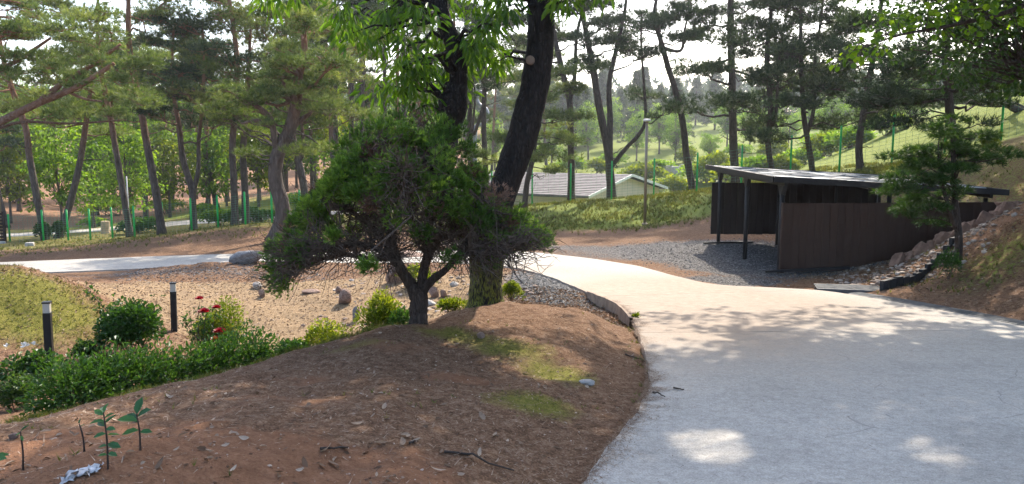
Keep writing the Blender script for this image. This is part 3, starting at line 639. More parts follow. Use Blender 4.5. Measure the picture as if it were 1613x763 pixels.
for a in [(543,478,24,24,'upright wedge shaped grey brown rock behind the clipped shrubs',M_RROCK),(560,505,11,26,'narrow upright grey rock beside the low flowering shrub',M_ROCK),
          (622,445,34,30,'grey rock behind the round bright green shrub',M_RROCK),(684,468,18,18,'small brown rock to the right of the twisted juniper trunk',M_RROCK),
          (698,468,12,13,'smaller rock next to the brown one beyond the juniper trunk',M_RROCK),(676,482,22,11,'pale grey rock at the foot of the juniper',M_PROCK),
          (405,455,16,12,'pale rock lying alone on the sunlit sand',M_PROCK),(413,468,12,14,'small brown rock under the low juniper branch tip',M_RROCK),
          (490,462,30,7,'flat brown stone lying in the sand',M_RROCK),(534,462,10,12,'small pointed rock left of the wedge shaped one',M_RROCK),
          (716,452,14,9,'flat pale stone left of the forked tree trunk',M_PROCK),(640,410,60,16,'low broad rock seen through the juniper branches',M_RROCK),
          (440,458,14,9,'rounded small stone beyond the juniper branch tip',M_RROCK),(650,448,20,9,'low grey stone between juniper trunk and bright shrub',M_ROCK),
          (757,533,13,10,'small pinkish stone on the crest of the soil mound',M_RROCK),(925,606,26,8,'flat pale stone on the soil mound near the driveway',M_PROCK),
          (22,692,16,11,'red brown brick-like stone among the seedlings',M_RROCK),(353,505,11,16,'pale stone at the right of the yellow green shrub',M_PROCK)]:
    rock(a[0], a[1], a[2], a[3], a[4], a[5])
q = base(167, 37.5); e = empty('tree_stump', q, 'short pale tree stump beyond the fence at left', 'stump'); M_CUT = plain('cut wood', (.50,.37,.24), .8)
g = Geo(); g.tube([(q.x,q.y,q.z-.1),(q.x,q.y,q.z+.2),(q.x+.02,q.y,q.z+.62)], (.24,.2,.19), 12, bumpy=.04); g.build('trunk', M_CUT, e, q)
g = Geo(); g.tube([(q.x+.02,q.y,q.z+.62),(q.x+.02,q.y,q.z+.63)], (.18,.17), 12); g.build('cut_face', M_CUT, e, q)
q = snap(47, 388); o = rough_block('concrete_block', (q.x,q.y,q.z+.05), .32, .25, .2, (0,0,.3), M_PROCK); tag(o, 'small pale concrete block lying on the verge by the slatted gate', 'block')
# slatted wooden gate end at the left edge
q = base(-4, 33.5); e = empty('slatted_gate', q, 'dark wooden gate of horizontal slats at the left edge', 'gate')
x1 = P3(9, 380, 33.5).x; g = Geo(); g.box((x1-.06,q.y-.05,q.z-.1),(x1+.02,q.y+.05,q.z+1.45)); g.build('post', M_BACK, e, q)
for k in range(9):
    g = Geo(); g.box((x1-2.2,q.y-.02,q.z+.12+k*.145),(x1-.065,q.y+.02,q.z+.215+k*.145)); g.build('slat', M_BACK, e, q)
g = Geo(); g.box((x1-.28,q.y-.14,q.z-.06),(x1+.06,q.y-.06,q.z+.12)); g.build('footing', M_PROCK, e, q)
# far S-shaped sculpture, pale stones on the far lawn
p = P3(756, 232, 58); e = None
g = Geo(); sp = [P3(762+dx, v, 58) for dx, v in ((5,150),(-4,146),(-11,153),(-8,164),(3,172),(6,184),(-2,196),(-12,200),(-14,230),(-14,262))]
g.tube(crom(sp, 5), .16, 8); o = g.build('curved_pole', plain('grey metal', (.25,.25,.27), .5, .3), None, Vector((sp[-1].x, sp[-1].y, h1(sp[-1].x, 58)))); tag(o, 'grey S-curved metal pole standing behind the pine trunks', 'pole')
for k, (u, v) in enumerate(((1052,268),(1066,270),(1078,267),(1098,274),(1118,262))):
    q = snap(u, v+4, 60); o = rough_block('pale_slab', (q.x,q.y,q.z+.35), 1.1, .5, .8, (0,0,.2*k), M_PROCK); tag(o, 'small pale slab standing on the far sunlit lawn', 'slab', 'pale slabs on the far lawn')
#PART3
# ------------------------------------------------------------------ vegetation materials
L_PINE = leaf_mat('pine needles', (.040,.068,.020), (.095,.135,.038), (.20,.22,.07), (1.6,1.55,.8), .44, .5)
L_PINEY = leaf_mat('yellowish pine needles', (.045,.075,.020), (.105,.150,.042), (.23,.26,.085), (1.5,1.5,.8), .44, .5)
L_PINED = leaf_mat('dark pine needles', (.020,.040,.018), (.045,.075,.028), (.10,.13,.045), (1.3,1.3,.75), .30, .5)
L_BROAD = leaf_mat('woodland leaves', (.045,.090,.014), (.095,.18,.028), (.19,.28,.05), (2.0,1.9,.5), .50)
L_CHEST = leaf_mat('long drooping leaves', (.022,.055,.009), (.052,.115,.015), (.115,.20,.026), (2.3,2.2,.5), .50, .4)
L_ROUND = leaf_mat('round bright leaves', (.035,.085,.010), (.07,.15,.016), (.16,.26,.028), (2.4,2.3,.5), .5, .4)
L_JUNI = leaf_mat('juniper scales', (.045,.092,.020), (.105,.185,.036), (.21,.30,.06), (1.7,1.7,.6), .44)
L_YEW = leaf_mat('dark flat needles', (.022,.050,.014), (.042,.088,.022), (.08,.13,.034), (1.5,1.5,.6), .38)
L_HEDGE = leaf_mat('hedge leaves', (.020,.050,.012), (.042,.096,.020), (.085,.16,.032), (1.4,1.5,.5), .36, .4)
L_AZAL = leaf_mat('azalea leaves', (.055,.090,.010), (.13,.18,.016), (.25,.28,.03), (1.7,1.6,.45), .45, .4)
L_GRASS = leaf_mat('grass blades', (.050,.068,.012), (.105,.125,.024), (.23,.20,.07), (1.4,1.35,.5), .36)
L_DARKB = leaf_mat('dark hillside leaves', (.018,.045,.010), (.035,.080,.016), (.075,.13,.024), (1.4,1.4,.5), .35, .45)
L_ROSE = leaf_mat('rose petals', (.16,.002,.010), (.32,.004,.018), (.48,.008,.03), (1.2,.4,.6), .25, .45)
L_DRY = leaf_mat('dry fallen leaf', (.12,.068,.038), (.25,.165,.105), (.44,.34,.25), (1,.9,.8), .15, .7)
L_SAPL = leaf_mat('seedling leaves', (.020,.075,.030), (.04,.12,.045), (.09,.20,.05), (1.3,1.5,.5), .3, .4)
B_PINE = bark_mat('pine bark', (.045,.036,.031), (.175,.142,.122), 5.0, warm=(.33,.155,.085), warm_z=(3.5, 6.5))
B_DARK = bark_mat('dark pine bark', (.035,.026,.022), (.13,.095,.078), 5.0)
B_BIG = bark_mat('rugged dark bark', (.009,.007,.0065), (.040,.031,.026), 11.0, moss=(.17,.17,.025))
B_JUNI = bark_mat('juniper bark', (.030,.021,.017), (.115,.082,.066), 12.0)
B_TWIG = plain('grey dead twigs', (.090,.064,.048), .9, 0, .35, 20, 0)
B_GREY = bark_mat('grey brown bark', (.06,.05,.04), (.22,.175,.14), 6.0)

for u, v, r in ((1110,735,.30),(1480,748,.24),(1592,543,.28),(1385,530,.26),(1120,548,.22),(800,556,.42),(880,582,.36),(740,545,.28),(860,508,.26),(905,520,.2),(1180,500,.3),(1075,540,.2)):
    GAPS.append((np.array(tuple(snap(u, v))), r))
def chain(p0, p1, n=5, sag=0.0, wob=.06):
    t = np.linspace(0, 1, n)[:, None]; p0, p1 = np.array(tuple(p0)), np.array(tuple(p1)); L = np.linalg.norm(p1-p0)
    q = p0 + (p1-p0)*t + rng.normal(size=(n, 3))*wob*L*np.sin(np.pi*t); q[:, 2] += sag*L*(4*t*(1-t))[:, 0]; return q
def at_t(path, t):
    f = t*(len(path)-1); i = min(int(f), len(path)-2); return path[i]+(path[i+1]-path[i])*(f-i)
def tree_root(name, label, b, group=None, cat='tree'): return empty(name, b, label, cat, group)

def pine_pads(gb, gc, centres, anchors, pr, nt=44, m=12, L=.27, w=.026, flat=.38, twr=.012):
    """foliage pads: a branch runs to each pad, which carries needle tufts on its shoots"""
    for c, a in zip(centres, anchors):
        c = np.array(tuple(c)); r = pr*rng.uniform(.7, 1.25); n = max(8, int(nt*rng.uniform(.7, 1.3)*(r/pr)**2))
        if a is not None: gb.tube(chain(a, c, 5, .05, .05), np.linspace(twr*2.6, twr, 5), 5, False)
        o = inball(n, (r, r, r*flat), .6); o[:, 2] = np.where(o[:, 2] < 0, o[:, 2]*.6, o[:, 2]); C = c + o
        for q in C[::max(1, n//6)]: gb.tube(chain(c - np.array([0,0,r*.15]), q, 3, .0, .08), (twr*.8, twr*.6, twr*.35), 3, False)
        A = unit(o/np.array((r, r, r)) + np.array((0, 0, .75)))
        tone = np.clip(rng.normal(.5, .17) + rng.normal(size=n)*.13, 0, 1); tufts(gc, C, A, m, L, w, .62, tone)

def pine(label, Y, tr, rpx, tops, t0=.45, nl=11, reach=2.6, pr=.8, mat=L_PINE, bark=B_PINE, group=None, extra=(), pads=(), m=11, L=.28, w=.028, nt=42, name='pine_tree', rise=.25, forks=(), stubs=3, sub=3, taper=.5):
    """tr: trunk pixels bottom to top, tops: further world offsets above; crown of limbs that end in needle pads"""
    b = base(tr[0][0], Y, .05); pts = [b] + [P3(u, v, Y) for u, v in tr[1:]]
    for d in tops: pts.append(pts[-1] + Vector(d))
    path = crom(pts, 5); n = len(path); s = Y/FPX*(1.0 if rpx > 11 else .78); H = path[-1][2]-b.z
    rad = np.interp(np.linspace(0, 1, n), [0, .04, .6, 1], [rpx*s*1.35, rpx*s, rpx*s*(.5+taper*.5), rpx*s*.25])
    gt, gc, gb = Geo(), Geo(), Geo(); gt.tube(path, rad, 10, bumpy=.035)
    trunks = [(path, rad, t0)]
    for f in forks:                        # further stems leaving the trunk: (t, pixels, r, tops)
        p = [Vector(at_t(path, f[0]))] + [P3(u, v, Y + f[4] if len(f) > 4 else Y) for u, v in f[1]]
        for d in f[3]: p.append(p[-1] + Vector(d))
        q = crom(p, 5); r = np.linspace(f[2]*s, f[2]*s*.35, len(q)); gt.tube(q, r, 8, bumpy=.03); trunks.append((q, r, .35))
    cen, anc = [], []
    for path_, rad_, ts in trunks:
        k_ = nl if path_ is path else max(4, nl//2); ph = rng.uniform(0, 6.28)
        for k in range(k_):
            t = ts + (1-ts)*(k+.6)/k_; p = at_t(path_, t); az = ph + k*2.4 + rng.normal()*.25
            lr = reach*(1 - .55*((t-ts)/(1-ts+1e-6))**1.5)*rng.uniform(.65, 1.15)
            end = p + np.array((math.cos(az)*lr, math.sin(az)*lr, lr*rng.normal(rise, .13))); q = chain(p, end, 7, -.06, .05)
            r0 = max(.018, np.interp(t, np.linspace(0, 1, len(rad_)), rad_)*.42); gb.tube(q, np.linspace(r0, .014, 7), 6, False)
            cen.append(end); anc.append(None)
            for _ in range(sub):
                tt = rng.uniform(.45, .95); a = at_t(q, tt); aa = az + rng.normal()*.9; l2 = lr*rng.uniform(.18, .42)
                cen.append(a + np.array((math.cos(aa)*l2, math.sin(aa)*l2, l2*rng.uniform(0, .6)))); anc.append(a)
        cen.append(path_[-1]); anc.append(None)
    for k in range(stubs):                 # bare dead branches under the crown
        t = rng.uniform(t0*.45, t0); p = at_t(path, t); az = rng.uniform(0, 6.28); l = rng.uniform(.4, 1.3)
        gb.tube(chain(p, p + np.array((math.cos(az)*l, math.sin(az)*l, rng.uniform(-.1, .4)*l)), 5, 0, .08), np.linspace(.03, .008, 5), 5, False)
    for ex in extra:                       # explicit limbs by pixels with depth offsets: ([(u,v,dy)...], r_px)
        q = crom([P3(u, v, Y+dy) for u, v, dy in ex[0]], 5); gt.tube(q, np.linspace(ex[1]*s, ex[1]*s*.4, len(q)), 8, bumpy=.04)
    for u, v, dy in pads:
        c = P3(u, v, Y+dy); dists = [np.linalg.norm(np.array(tuple(c)) - x) for x in path]; cen.append(c); anc.append(path[int(np.argmin(dists))] if min(dists) < 3.2 else None)
    pine_pads(gb, gc, cen, anc, pr, nt, m, L, w)
    e = tree_root(name, label, b, group); gt.build('trunk', bark, e, b, True); tag(gb.build('branches', bark, e, b, True), kind='stuff'); gc.build('crown', mat, e, b); return e

def broad(label, b, H, r, crown, nclump=70, per=46, leaf=(.13,.085), mat=L_BROAD, bark=B_GREY, group=None, name='broadleaf_tree', lean=(0,0), low=.3, shape='round', cs=.55, droop=.15):
    """crown = (rx, ry, rz) round a centre at H - rz"""
    b = Vector(b); gt, gc, gb = Geo(), Geo(), Geo(); top = np.array((b.x+lean[0], b.y+lean[1], b.z+H*.86))
    path = crom([b - Vector((0,0,.1)), b + Vector((lean[0]*.2, lean[1]*.2, H*.3)), b + Vector((lean[0]*.6+rng.normal()*.15, lean[1]*.6, H*.6)), Vector(top)], 5)
    gt.tube(path, np.interp(np.linspace(0, 1, len(path)), [0, .05, 1], [r*1.35, r, r*.2]), 9, bumpy=.03)
    cc = np.array((b.x+lean[0]*.8, b.y+lean[1]*.8, b.z+H-crown[2])); o = rdir(nclump)*rng.uniform(.45, 1.0, (nclump, 1))*(1+.18*rng.normal(size=(nclump, 1))); o[:, 2] = np.maximum(o[:, 2], -.85)
    C = cc + o*np.array(crown)
    for c in C:
        t = np.clip((c[2]-b.z)/H*.75 - .12, low, .95); a = at_t(path, t); gb.tube(chain(a, c, 5, .06, .06), np.linspace(max(.012, r*.26), .008, 5), 5, False)
        n = int(per*rng.uniform(.6, 1.4)); q = inball(n, (cs, cs, cs*.6), .5); tone = np.clip(rng.normal(.5, .16)+rng.normal(size=n)*.15, 0, 1)
        D = unit(q + rng.normal(size=(n, 3))*.25 + np.array((0, 0, -.15))); N = unit(np.array((0, 0, 1.0)) + rng.normal(size=(n, 3))*.55)
        leaves(gc, c+q, D, N, leaf[0]*rng.uniform(.7, 1.2, n), leaf[1]*rng.uniform(.7, 1.2, n), tone, shape=shape, droop=droop)
    e = tree_root(name, label, b, group); gt.build('trunk', bark, e, b, True); tag(gb.build('branches', bark, e, b, True), kind='stuff'); gc.build('crown', mat, e, b); return e

def bush(label, u, Y, rx, ry, rz, n, leaf, mat, v=None, name='shrub', group=None, lumps=9, stems=10, shell=.55, p=None, squash=.75, cat='shrub', tilt=0):
    b = p if p is not None else (snap(u, v) if v else base(u, Y)); b = Vector(b); gc, gb = Geo(), Geo()
    lc = rdir(lumps); lc[:, 2] = np.abs(lc[:, 2]); lc *= np.array((rx, ry, rz))*.5; lr = rng.uniform(.45, .62, lumps); n = int(n*1.7)
    which = rng.integers(0, lumps, n); d = rdir(n); d[:, 2] = np.where(d[:, 2] < -.3, -d[:, 2], d[:, 2]); rr = rng.uniform(shell, 1.05, (n, 1))
    C = np.array(b) + lc[which] + d*rr*lr[which][:, None]*np.array((rx, ry, rz*.95)) + np.array((0, 0, rz*.28)); C[:, 2] = np.maximum(C[:, 2], hz(C[:, 0], C[:, 1])+.01)
    D = unit(d + rng.normal(size=(n, 3))*.5 + np.array((0, 0, .25))); N = unit(d*.5 + np.array((0, 0, 1.0)) + rng.normal(size=(n, 3))*.5)
    tone = np.clip(rng.normal(.5, .18, lumps)[which] + rng.normal(size=n)*.17, 0, 1); leaves(gc, C, D, N, leaf[0]*rng.uniform(.6, 1.2, n), leaf[1]*rng.uniform(.6, 1.2, n), tone, shape='round')
    for k in range(stems):
        q = C[rng.integers(n)]; gb.tube(chain(np.array(b)+np.array((rng.normal()*.15*rx, rng.normal()*.15*ry, -.02)), q, 4, .05, .1), np.linspace(max(.006, rx*.02), .003, 4), 4, False)
    e = empty(name, b, label, cat, group); gb.build('stems', B_TWIG, e, b); gc.build('foliage', mat, e, b); return e
def dup(root, loc, rz=0.0, sc=1.0, label=None):
    c = root.copy(); COL.objects.link(c); c.location = loc; c.rotation_euler = (0, 0, rz); c.scale = (sc, sc, sc*random.uniform(.92, 1.1))
    if label: c['label'] = label
    for ch in list(root.children):
        d = ch.copy(); COL.objects.link(d); d.parent = c
    return c

# ------------------------------------------------------------------ the large fork-trunked tree
YB = 10.5; b = base(765, YB, .08); e = tree_root('leafy_tree', 'large dark fork-trunked tree with long drooping green leaves behind the juniper', b)
gt, gb, gc = Geo(), Geo(), Geo()
t1 = crom([b, P3(765,455,YB), P3(766,425,YB), P3(768,395,YB)], 5); s = YB/FPX
gt.tube(t1, np.interp(np.linspace(0, 1, len(t1)), [0, .12, .5, 1], [36*s, 28*s, 25.5*s, 29*s]), 18, bumpy=.03)
t2 = crom([P3(770,405,YB), P3(778,355,YB+.02), P3(793,300,YB+.05), P3(816,235,YB+.1), P3(836,165,YB+.15), P3(848,100,YB+.2), P3(852,40,YB+.2), P3(849,-30,YB+.2), P3(858,-150,YB+.3), P3(900,-300,YB+.4), P3(960,-460,YB+.3)], 5)
gt.tube(t2, np.interp(np.linspace(0, 1, len(t2)), [0, .15, .3, .6, 1], [20*s, 23*s, 24*s, 21*s, 8*s]), 16, bumpy=.03)
t3 = crom([P3(762,408,YB), P3(742,378,YB+.02), P3(716,345,YB+.05), P3(702,300,YB+.1), P3(698,250,YB+.1), P3(705,205,YB+.1), P3(714,165,YB+.1), P3(722,120,YB+.1), P3(714,70,YB+.1), P3(696,20,YB+.1), P3(690,-60,YB+.1), P3(660,-200,YB), P3(600,-360,YB-.1)], 5)
gt.tube(t3, np.interp(np.linspace(0, 1, len(t3)), [0, .2, .42, .5, .56, .7, 1], [18*s, 17*s, 20*s, 24*s, 15*s, 13*s, 6*s]), 14, bumpy=.035)
gt.build('trunk', B_BIG, e, b, True)
q = P3(836, 95, YB-.02); g = Geo(); g.tube([q+Vector((0,.06,0)), q+Vector((-.01,-.045,0)), q+Vector((-.01,-.055,.0))], (.062,.058,.035), 14); g.build('knot', plain('pruned knot', (.17,.12,.09), .9), e, b)
vis = [(560,40),(600,18),(640,35),(585,70),(545,62),(650,85),(640,125),(628,165),(690,110),(742,50),(770,15),(762,80),(788,95),(783,130),(760,25),(800,15),(880,18),(903,8),(440,6),(470,2),(615,150),(660,165),(605,158),(735,125),(960,4),
       (530,48),(575,12),(615,60),(665,40),(690,70),(680,150),(710,30),(735,90),(755,110),(770,60),(620,105),(660,120),(720,175),(590,40),(625,12),(750,5),(785,45),(868,5),(640,150),(735,150)]
cl = [(P3(u, v - (22 if v > 95 else 6), YB + (.45 if 670 < u < 745 and v > 60 else -.1) + rng.normal()*.45), .27) for u, v in vis]
cl = [(c + Vector(rng.normal(size=3)*.10), r) for c, r in cl]
for _ in range(330):                        # the crown above
    o_ = rdir(1)[0]*rng.uniform(.45, 1)**.6*np.array((4.6, 4.2, 2.3)); c = np.array((1.4, 11.6, 7.4)) + o_
    if c[2] > 1.6 + c[1]*.20: cl.append((Vector(c), .34))
fig = np.vstack([t2[18:], t3[22:]])
LC, LD, LN, LT = [], [], [], []
for c, r in cl:
    c = np.array(tuple(c)); a = fig[int(np.argmin(((fig-c)**2).sum(1)))]
    gb.tube(chain(a, c, 6, .07, .06), np.linspace(.035, .006, 6), 5, False); n = 44
    o_ = inball(n, (r, r, r*.8), .5); D = unit(o_*np.array((1,1,.4))/r + np.array((0, 0, -.75)) + rng.normal(size=(n, 3))*.3)
    LC.append(c+o_); LD.append(D); LN.append(unit(o_ + rng.normal(size=(n, 3))*.35 + np.array((0,0,.4)))); LT.append(np.clip(rng.normal(.5, .15)+rng.normal(size=n)*.15, 0, 1))
    for k in range(4): gb.tube(chain(c, c+o_[k], 3, 0, .05), (.005, .004, .002), 3, False)
gb.build('branches', B_BIG, e, b, True)
LC, LD, LN, LT = map(np.concatenate, (LC, LD, LN, LT)); ll = .165*rng.uniform(.65, 1.2, len(LC)); lw = .046*rng.uniform(.75, 1.2, len(LC))
shown = rng.choice(len(vis)*44, 300, replace=False); keep = np.ones(len(LC), bool); keep[shown] = False
leaves(gc, LC[keep], LD[keep], LN[keep], ll[keep], lw[keep], LT[keep], droop=.12); crown = gc.build('crown', L_CHEST, e, b); tag(crown, kind='stuff')
lm = []
for k in range(4):
    g = Geo(); leaves(g, np.zeros((1, 3)), np.array([[0, 1.0, 0]]), np.array([[0, 0, 1.0]]), .165, .046, np.array([.25+.17*k]), droop=.0, fold=.2+.1*k); o = g.build('leaf', L_CHEST); lm.append(o.data); bpy.data.objects.remove(o)
def put_leaf(mesh, p, D, N, sc, parent, org):
    D = Vector(D).normalized(); N = Vector(N); N = (N - D*N.dot(D)).normalized(); X = D.cross(N)
    o = bpy.data.objects.new('leaf', mesh); COL.objects.link(o); o.parent = parent
    M = Matrix((X, D, N)).transposed().to_4x4(); M.translation = Vector(p) - org; o.matrix_local = M @ Matrix.Scale(sc, 4); return o
for i in shown: put_leaf(lm[i % 4], LC[i], LD[i], LN[i], ll[i]/.165, e, b)

# ------------------------------------------------------------------ the spreading juniper
YJ = 8.0; b = base(660, YJ, .06); e = tree_root('juniper_tree', 'low spreading juniper with twisted trunk, bare inner twigs and green outer sprays', b); s = YJ/FPX
gt, gb, gc, gd_, gx = Geo(), Geo(), Geo(), Geo(), Geo()
def limb(px, r0, r1, k=10):
    q = crom([P3(u, v, YJ+dy) for u, v, dy in px], 5); gt.tube(q, np.linspace(r0*s, r1*s, len(q)), k, bumpy=.07); return q
limbs = [limb([(660,520,0),(659,495,0),(660,470,0),(657,452,0)], 15.5, 13, 14), limb([(655,470,0),(648,450,0),(632,425,-.05),(622,398,-.1),(612,350,-.1),(606,290,-.05),(600,240,0)], 11, 3),
  limb([(663,465,0),(667,430,.05),(674,392,.1),(678,340,.1),(672,280,.1),(668,230,.1)], 9, 3), limb([(664,462,0),(680,442,-.05),(702,425,-.15),(722,400,-.2),(745,365,-.25),(775,330,-.3)], 7.5, 2.5),
  limb([(628,415,-.05),(600,395,-.2),(560,385,-.35),(510,392,-.45),(465,412,-.5)], 6, 1.5, 8), limb([(622,398,-.1),(590,360,.3),(545,330,.5),(505,310,.6)], 6, 2, 8), limb([(676,385,.1),(715,370,.4),(765,372,.55),(815,375,.6)], 5, 1.5, 8),
  limb([(674,392,.1),(650,350,-.5),(640,300,-.85),(636,265,-.95)], 3, 1, 8), limb([(667,430,.05),(690,370,.6),(700,300,.95),(705,250,1.0)], 5, 2, 8), limb([(625,405,-.1),(585,408,.2),(535,402,.3),(480,420,.4),(445,440,.4)], 5, 1.5, 8), limb([(720,402,-.2),(752,398,-.5),(790,392,-.6),(825,385,-.7)], 4.5, 1.2, 8)]
LP = np.vstack(limbs[1:])
gt.build('trunk', B_JUNI, e, b, True)
cj = np.array(tuple(P3(640, 392, YJ))); clump = []
while len(clump) < 205:                      # mushroom-shaped shell: wide skirt, rounded top
    z = rng.uniform(-.02, 1)**1.0 if True else 0; th = rng.uniform(0, 6.28); w_ = max(.06, 1-max(0, z))**.6*(1+.10*math.sin(3*th+1)+.07*math.sin(7*th)); rr = rng.uniform(.76, 1.04)
    if rng.uniform() > .25 + .75*w_: continue
    if z < .38 and math.sin(th) < .15 and abs(math.cos(th)) < .88 and rng.uniform() < .85: continue
    if z < .5 and math.sin(th) > .3 and rng.uniform() < .6: continue
    c = cj + np.array((math.cos(th)*w_*rr*1.42, math.sin(th)*w_*rr*1.15, z*1.30*rr**.5)) + rng.normal(size=3)*.05
    if c[0] > cj[0]+.3: c[2] -= .30*(c[0]-cj[0]-.3)*min(1, z*2)
    clump.append((c, rng.uniform(.07, .185)))
clump += [(np.array(tuple(P3(u, v, YJ+dy))), .15) for u, v, dy in ((640,262,-.95),(618,280,-.9),(662,285,-.85),(600,300,-.75),(690,300,-.65),(560,300,-.6),(720,320,-.55),(432,405,.3),(440,435,.4),(445,455,.3),(430,420,-.3),(465,405,-.5),(450,385,.1),(828,372,.5),(838,360,.2),(800,390,-.5),(845,375,-.2),(600,200,0),(565,215,.1),(690,198,.1),(640,208,-.2),(585,205,.3),(660,196,.3),(720,212,0),(735,235,.2),(540,232,.1),(815,340,-.3),(785,310,-.3),(475,350,.2),(490,325,-.2))]
for c, r in clump:
    a = LP[int(np.argmin(((LP-c)**2).sum(1)+.25*rng.uniform(size=len(LP))))]; mid = chain(a, c, 6, -.08, .09); gd_.tube(mid, np.linspace(.013, .004, 6), 4, False)
    n = 60; o_ = inball(n, (r, r, r*.9), .6); A = unit(o_/r + unit(c-cj)*.5 + np.array((0, 0, .5))); tone = np.clip(rng.normal(.5, .26)+rng.normal(size=n)*.14, 0, 1)
    dead = rng.uniform() < .09; tufts(gx if dead else gc, c+o_, A, 5 if dead else 8, .066, .0135, .42, tone, .08)
    for k in range(5): gd_.tube(chain(at_t(mid, rng.uniform(.4, .95)), c+o_[k], 4, 0, .12), (.005, .004, .003, .002), 3, False)
zlo = P3(640, 405, YJ).z; TP = LP[~((LP[:, 2] < zlo) & (np.abs(LP[:, 0]-cj[0]-.1) < .62))]
for _ in range(2300):                       # tangle of bare twigs inside and hanging below
    p = TP[rng.integers(len(TP))]; d = unit((p-cj)*np.array((1,1,.3)) + rng.normal(size=3)*.55 + np.array((0,0,.12))); l = rng.uniform(.15, .6)
    gd_.tube(chain(p + rng.normal(size=3)*.04, p+d*l, 5, rng.normal()*.12, .12), np.linspace(rng.uniform(.004, .008), .0015, 5), 3, False)
tag(gd_.build('bare_twigs', B_TWIG, e, b), kind='stuff'); crown = gc.build('crown', L_JUNI, e, b); gx.build('dead_sprays', leaf_mat('browned juniper', (.07,.035,.025), (.14,.075,.05), (.22,.13,.09), (1,.8,.6), .2), e, b)

# ------------------------------------------------------------------ small dark tree on the right bank
YY_ = 14.2; b = base(1512, YY_, .05); e = tree_root('yew_tree', 'small dark tree with layered flat sprays on the right bank in front of the shelter', b); s = YY_/FPX; gt, gb, gc = Geo(), Geo(), Geo()
ta = crom([b, P3(1510,370,YY_), P3(1505,320,YY_), P3(1502,260,YY_), P3(1500,205,YY_), P3(1498,185,YY_)], 5); gt.tube(ta, np.linspace(6.5*s, 2*s, len(ta)), 9, bumpy=.05)
tb = crom([P3(1507,360,YY_), P3(1497,335,YY_-.05), P3(1487,300,YY_-.1), P3(1478,260,YY_-.1)], 5); gt.tube(tb, np.linspace(4.5*s, 1.5*s, len(tb)), 8, bumpy=.05); gt.build('trunk', B_JUNI, e, b, True)
for u, v, n_ in ((1450,232,3),(1480,212,3),(1540,216,2),(1440,268,3),(1420,300,3),(1455,312,3),(1482,335,2),(1430,325,2),(1505,262,3),(1550,250,2),(1578,243,2),(1412,243,2),(1470,284,3),(1500,230,3),(1520,240,2),(1495,300,2),(1460,255,3),(1525,270,1),(1500,200,2),(1410,285,2),(1440,345,1)):
    for _ in range(n_):
        c = np.array(tuple(P3(u+rng.normal()*8, v+rng.normal()*6, YY_+rng.normal()*.35))); st_ = ta if c[0] > ta[8][0] or rng.uniform() < .5 else tb; k = int(np.argmin(np.abs(st_[:, 2]-c[2]+.15))); gb.tube(chain(st_[k], c, 5, .04, .05), np.linspace(.016, .004, 5), 4, False)
        n = 60; o_ = inball(n, (.30, .30, .07), .5); A = unit(o_*np.array((1,1,.4)) + np.array((0,0,.06))); tone = np.clip(rng.normal(.5, .16)+rng.normal(size=n)*.12, 0, 1); o_[:, 2] -= .25*(np.hypot(o_[:, 0], o_[:, 1])**2)
        tufts(gc, c+o_, A, 9, .13, .014, .5, tone)
gb.build('branches', B_JUNI, e, b); gc.build('crown', L_YEW, e, b)

# ------------------------------------------------------------------ pines and other trees, left
LB = [(20,120),(60,90),(100,60),(150,90),(200,110),(180,60),(120,130),(60,150),(30,170),(220,140),(90,110),(140,170),(180,160),(40,60),(10,90),(70,45),(230,90),(215,170),(110,180),(160,30),(20,40),(60,20),(120,25)]
pine('yellow green pine with red spreading limbs reaching in at the left edge', 24, [(-75,390),(-80,260),(-70,180),(-50,110)], 13, [(.1,0,1.2),(.2,0,1.2)], .55, 8, 2.4, .62, L_PINEY, extra=[([(-75,230,0),(0,192,-.3),(60,163,-.5),(110,143,-.6),(150,120,-.5),(180,100,-.4)],7), ([(60,163,-.5),(100,130,-.2),(150,100,.2),(190,70,.3)],5), ([(-75,240,0),(20,195,.4),(110,195,.6),(190,190,.8)],3), ([(-60,140,0),(20,100,.3),(80,60,.5)],5), ([(100,140,-.5),(130,155,-.5),(160,160,-.5)],3)],
     pads=[(u+rng.normal()*8, v+rng.normal()*8, rng.normal()*.9) for u, v in LB for _ in range(2)], nt=52, L=.2, w=.02, m=14)
PA = [(430,150),(380,172),(480,120),(398,215),(350,190),(460,135),(410,130),(500,140),(520,175),(370,150),(440,110),(480,95),(395,240),(345,170),(455,100),(420,190),(510,110),(490,165),(470,245),(500,230)]
pine('twisted red-barked pine with spreading pads standing just beyond the far driveway', 25, [(432,382),(446,335),(434,285),(437,245),(456,205),(466,165),(470,125)], 12.5, [(.2,.1,1.0),(-.1,0,1.0)], .62, 9, 2.2, .6, L_PINEY, extra=[([(437,245,0),(432,215,-.2),(425,185,-.3),(400,165,-.4),(370,150,-.4)],6), ([(456,205,0),(480,185,.2),(510,165,.3)],5), ([(428,195,-.3),(405,190,-.5),(380,195,-.5)],4), ([(466,165,0),(450,135,.3),(425,115,.4)],4)],
     pads=[(u+rng.normal()*6, v+rng.normal()*6, rng.normal()*.8) for u, v in PA for _ in range(2)], nt=50, L=.19, w=.019, m=14)
G1 = 'pine trunks along the left fence'
pine('ivy-footed leaning trunk at the fence, leftmost of the pine trunks', 35, [(72,380),(58,310),(46,245),(40,200)], 7, [(-.6,0,2.2),(-.3,0,2.2),(.1,0,1.5)], .5, 10, 3.0, .9, group=G1)
pine('ivy-footed trunk leaning right beside the leftmost trunk', 36, [(92,378),(108,330),(124,265),(134,205)], 7, [(.4,0,2.0),(.2,.2,2.0)], .55, 9, 2.8, .9, L_PINEY, group=G1)
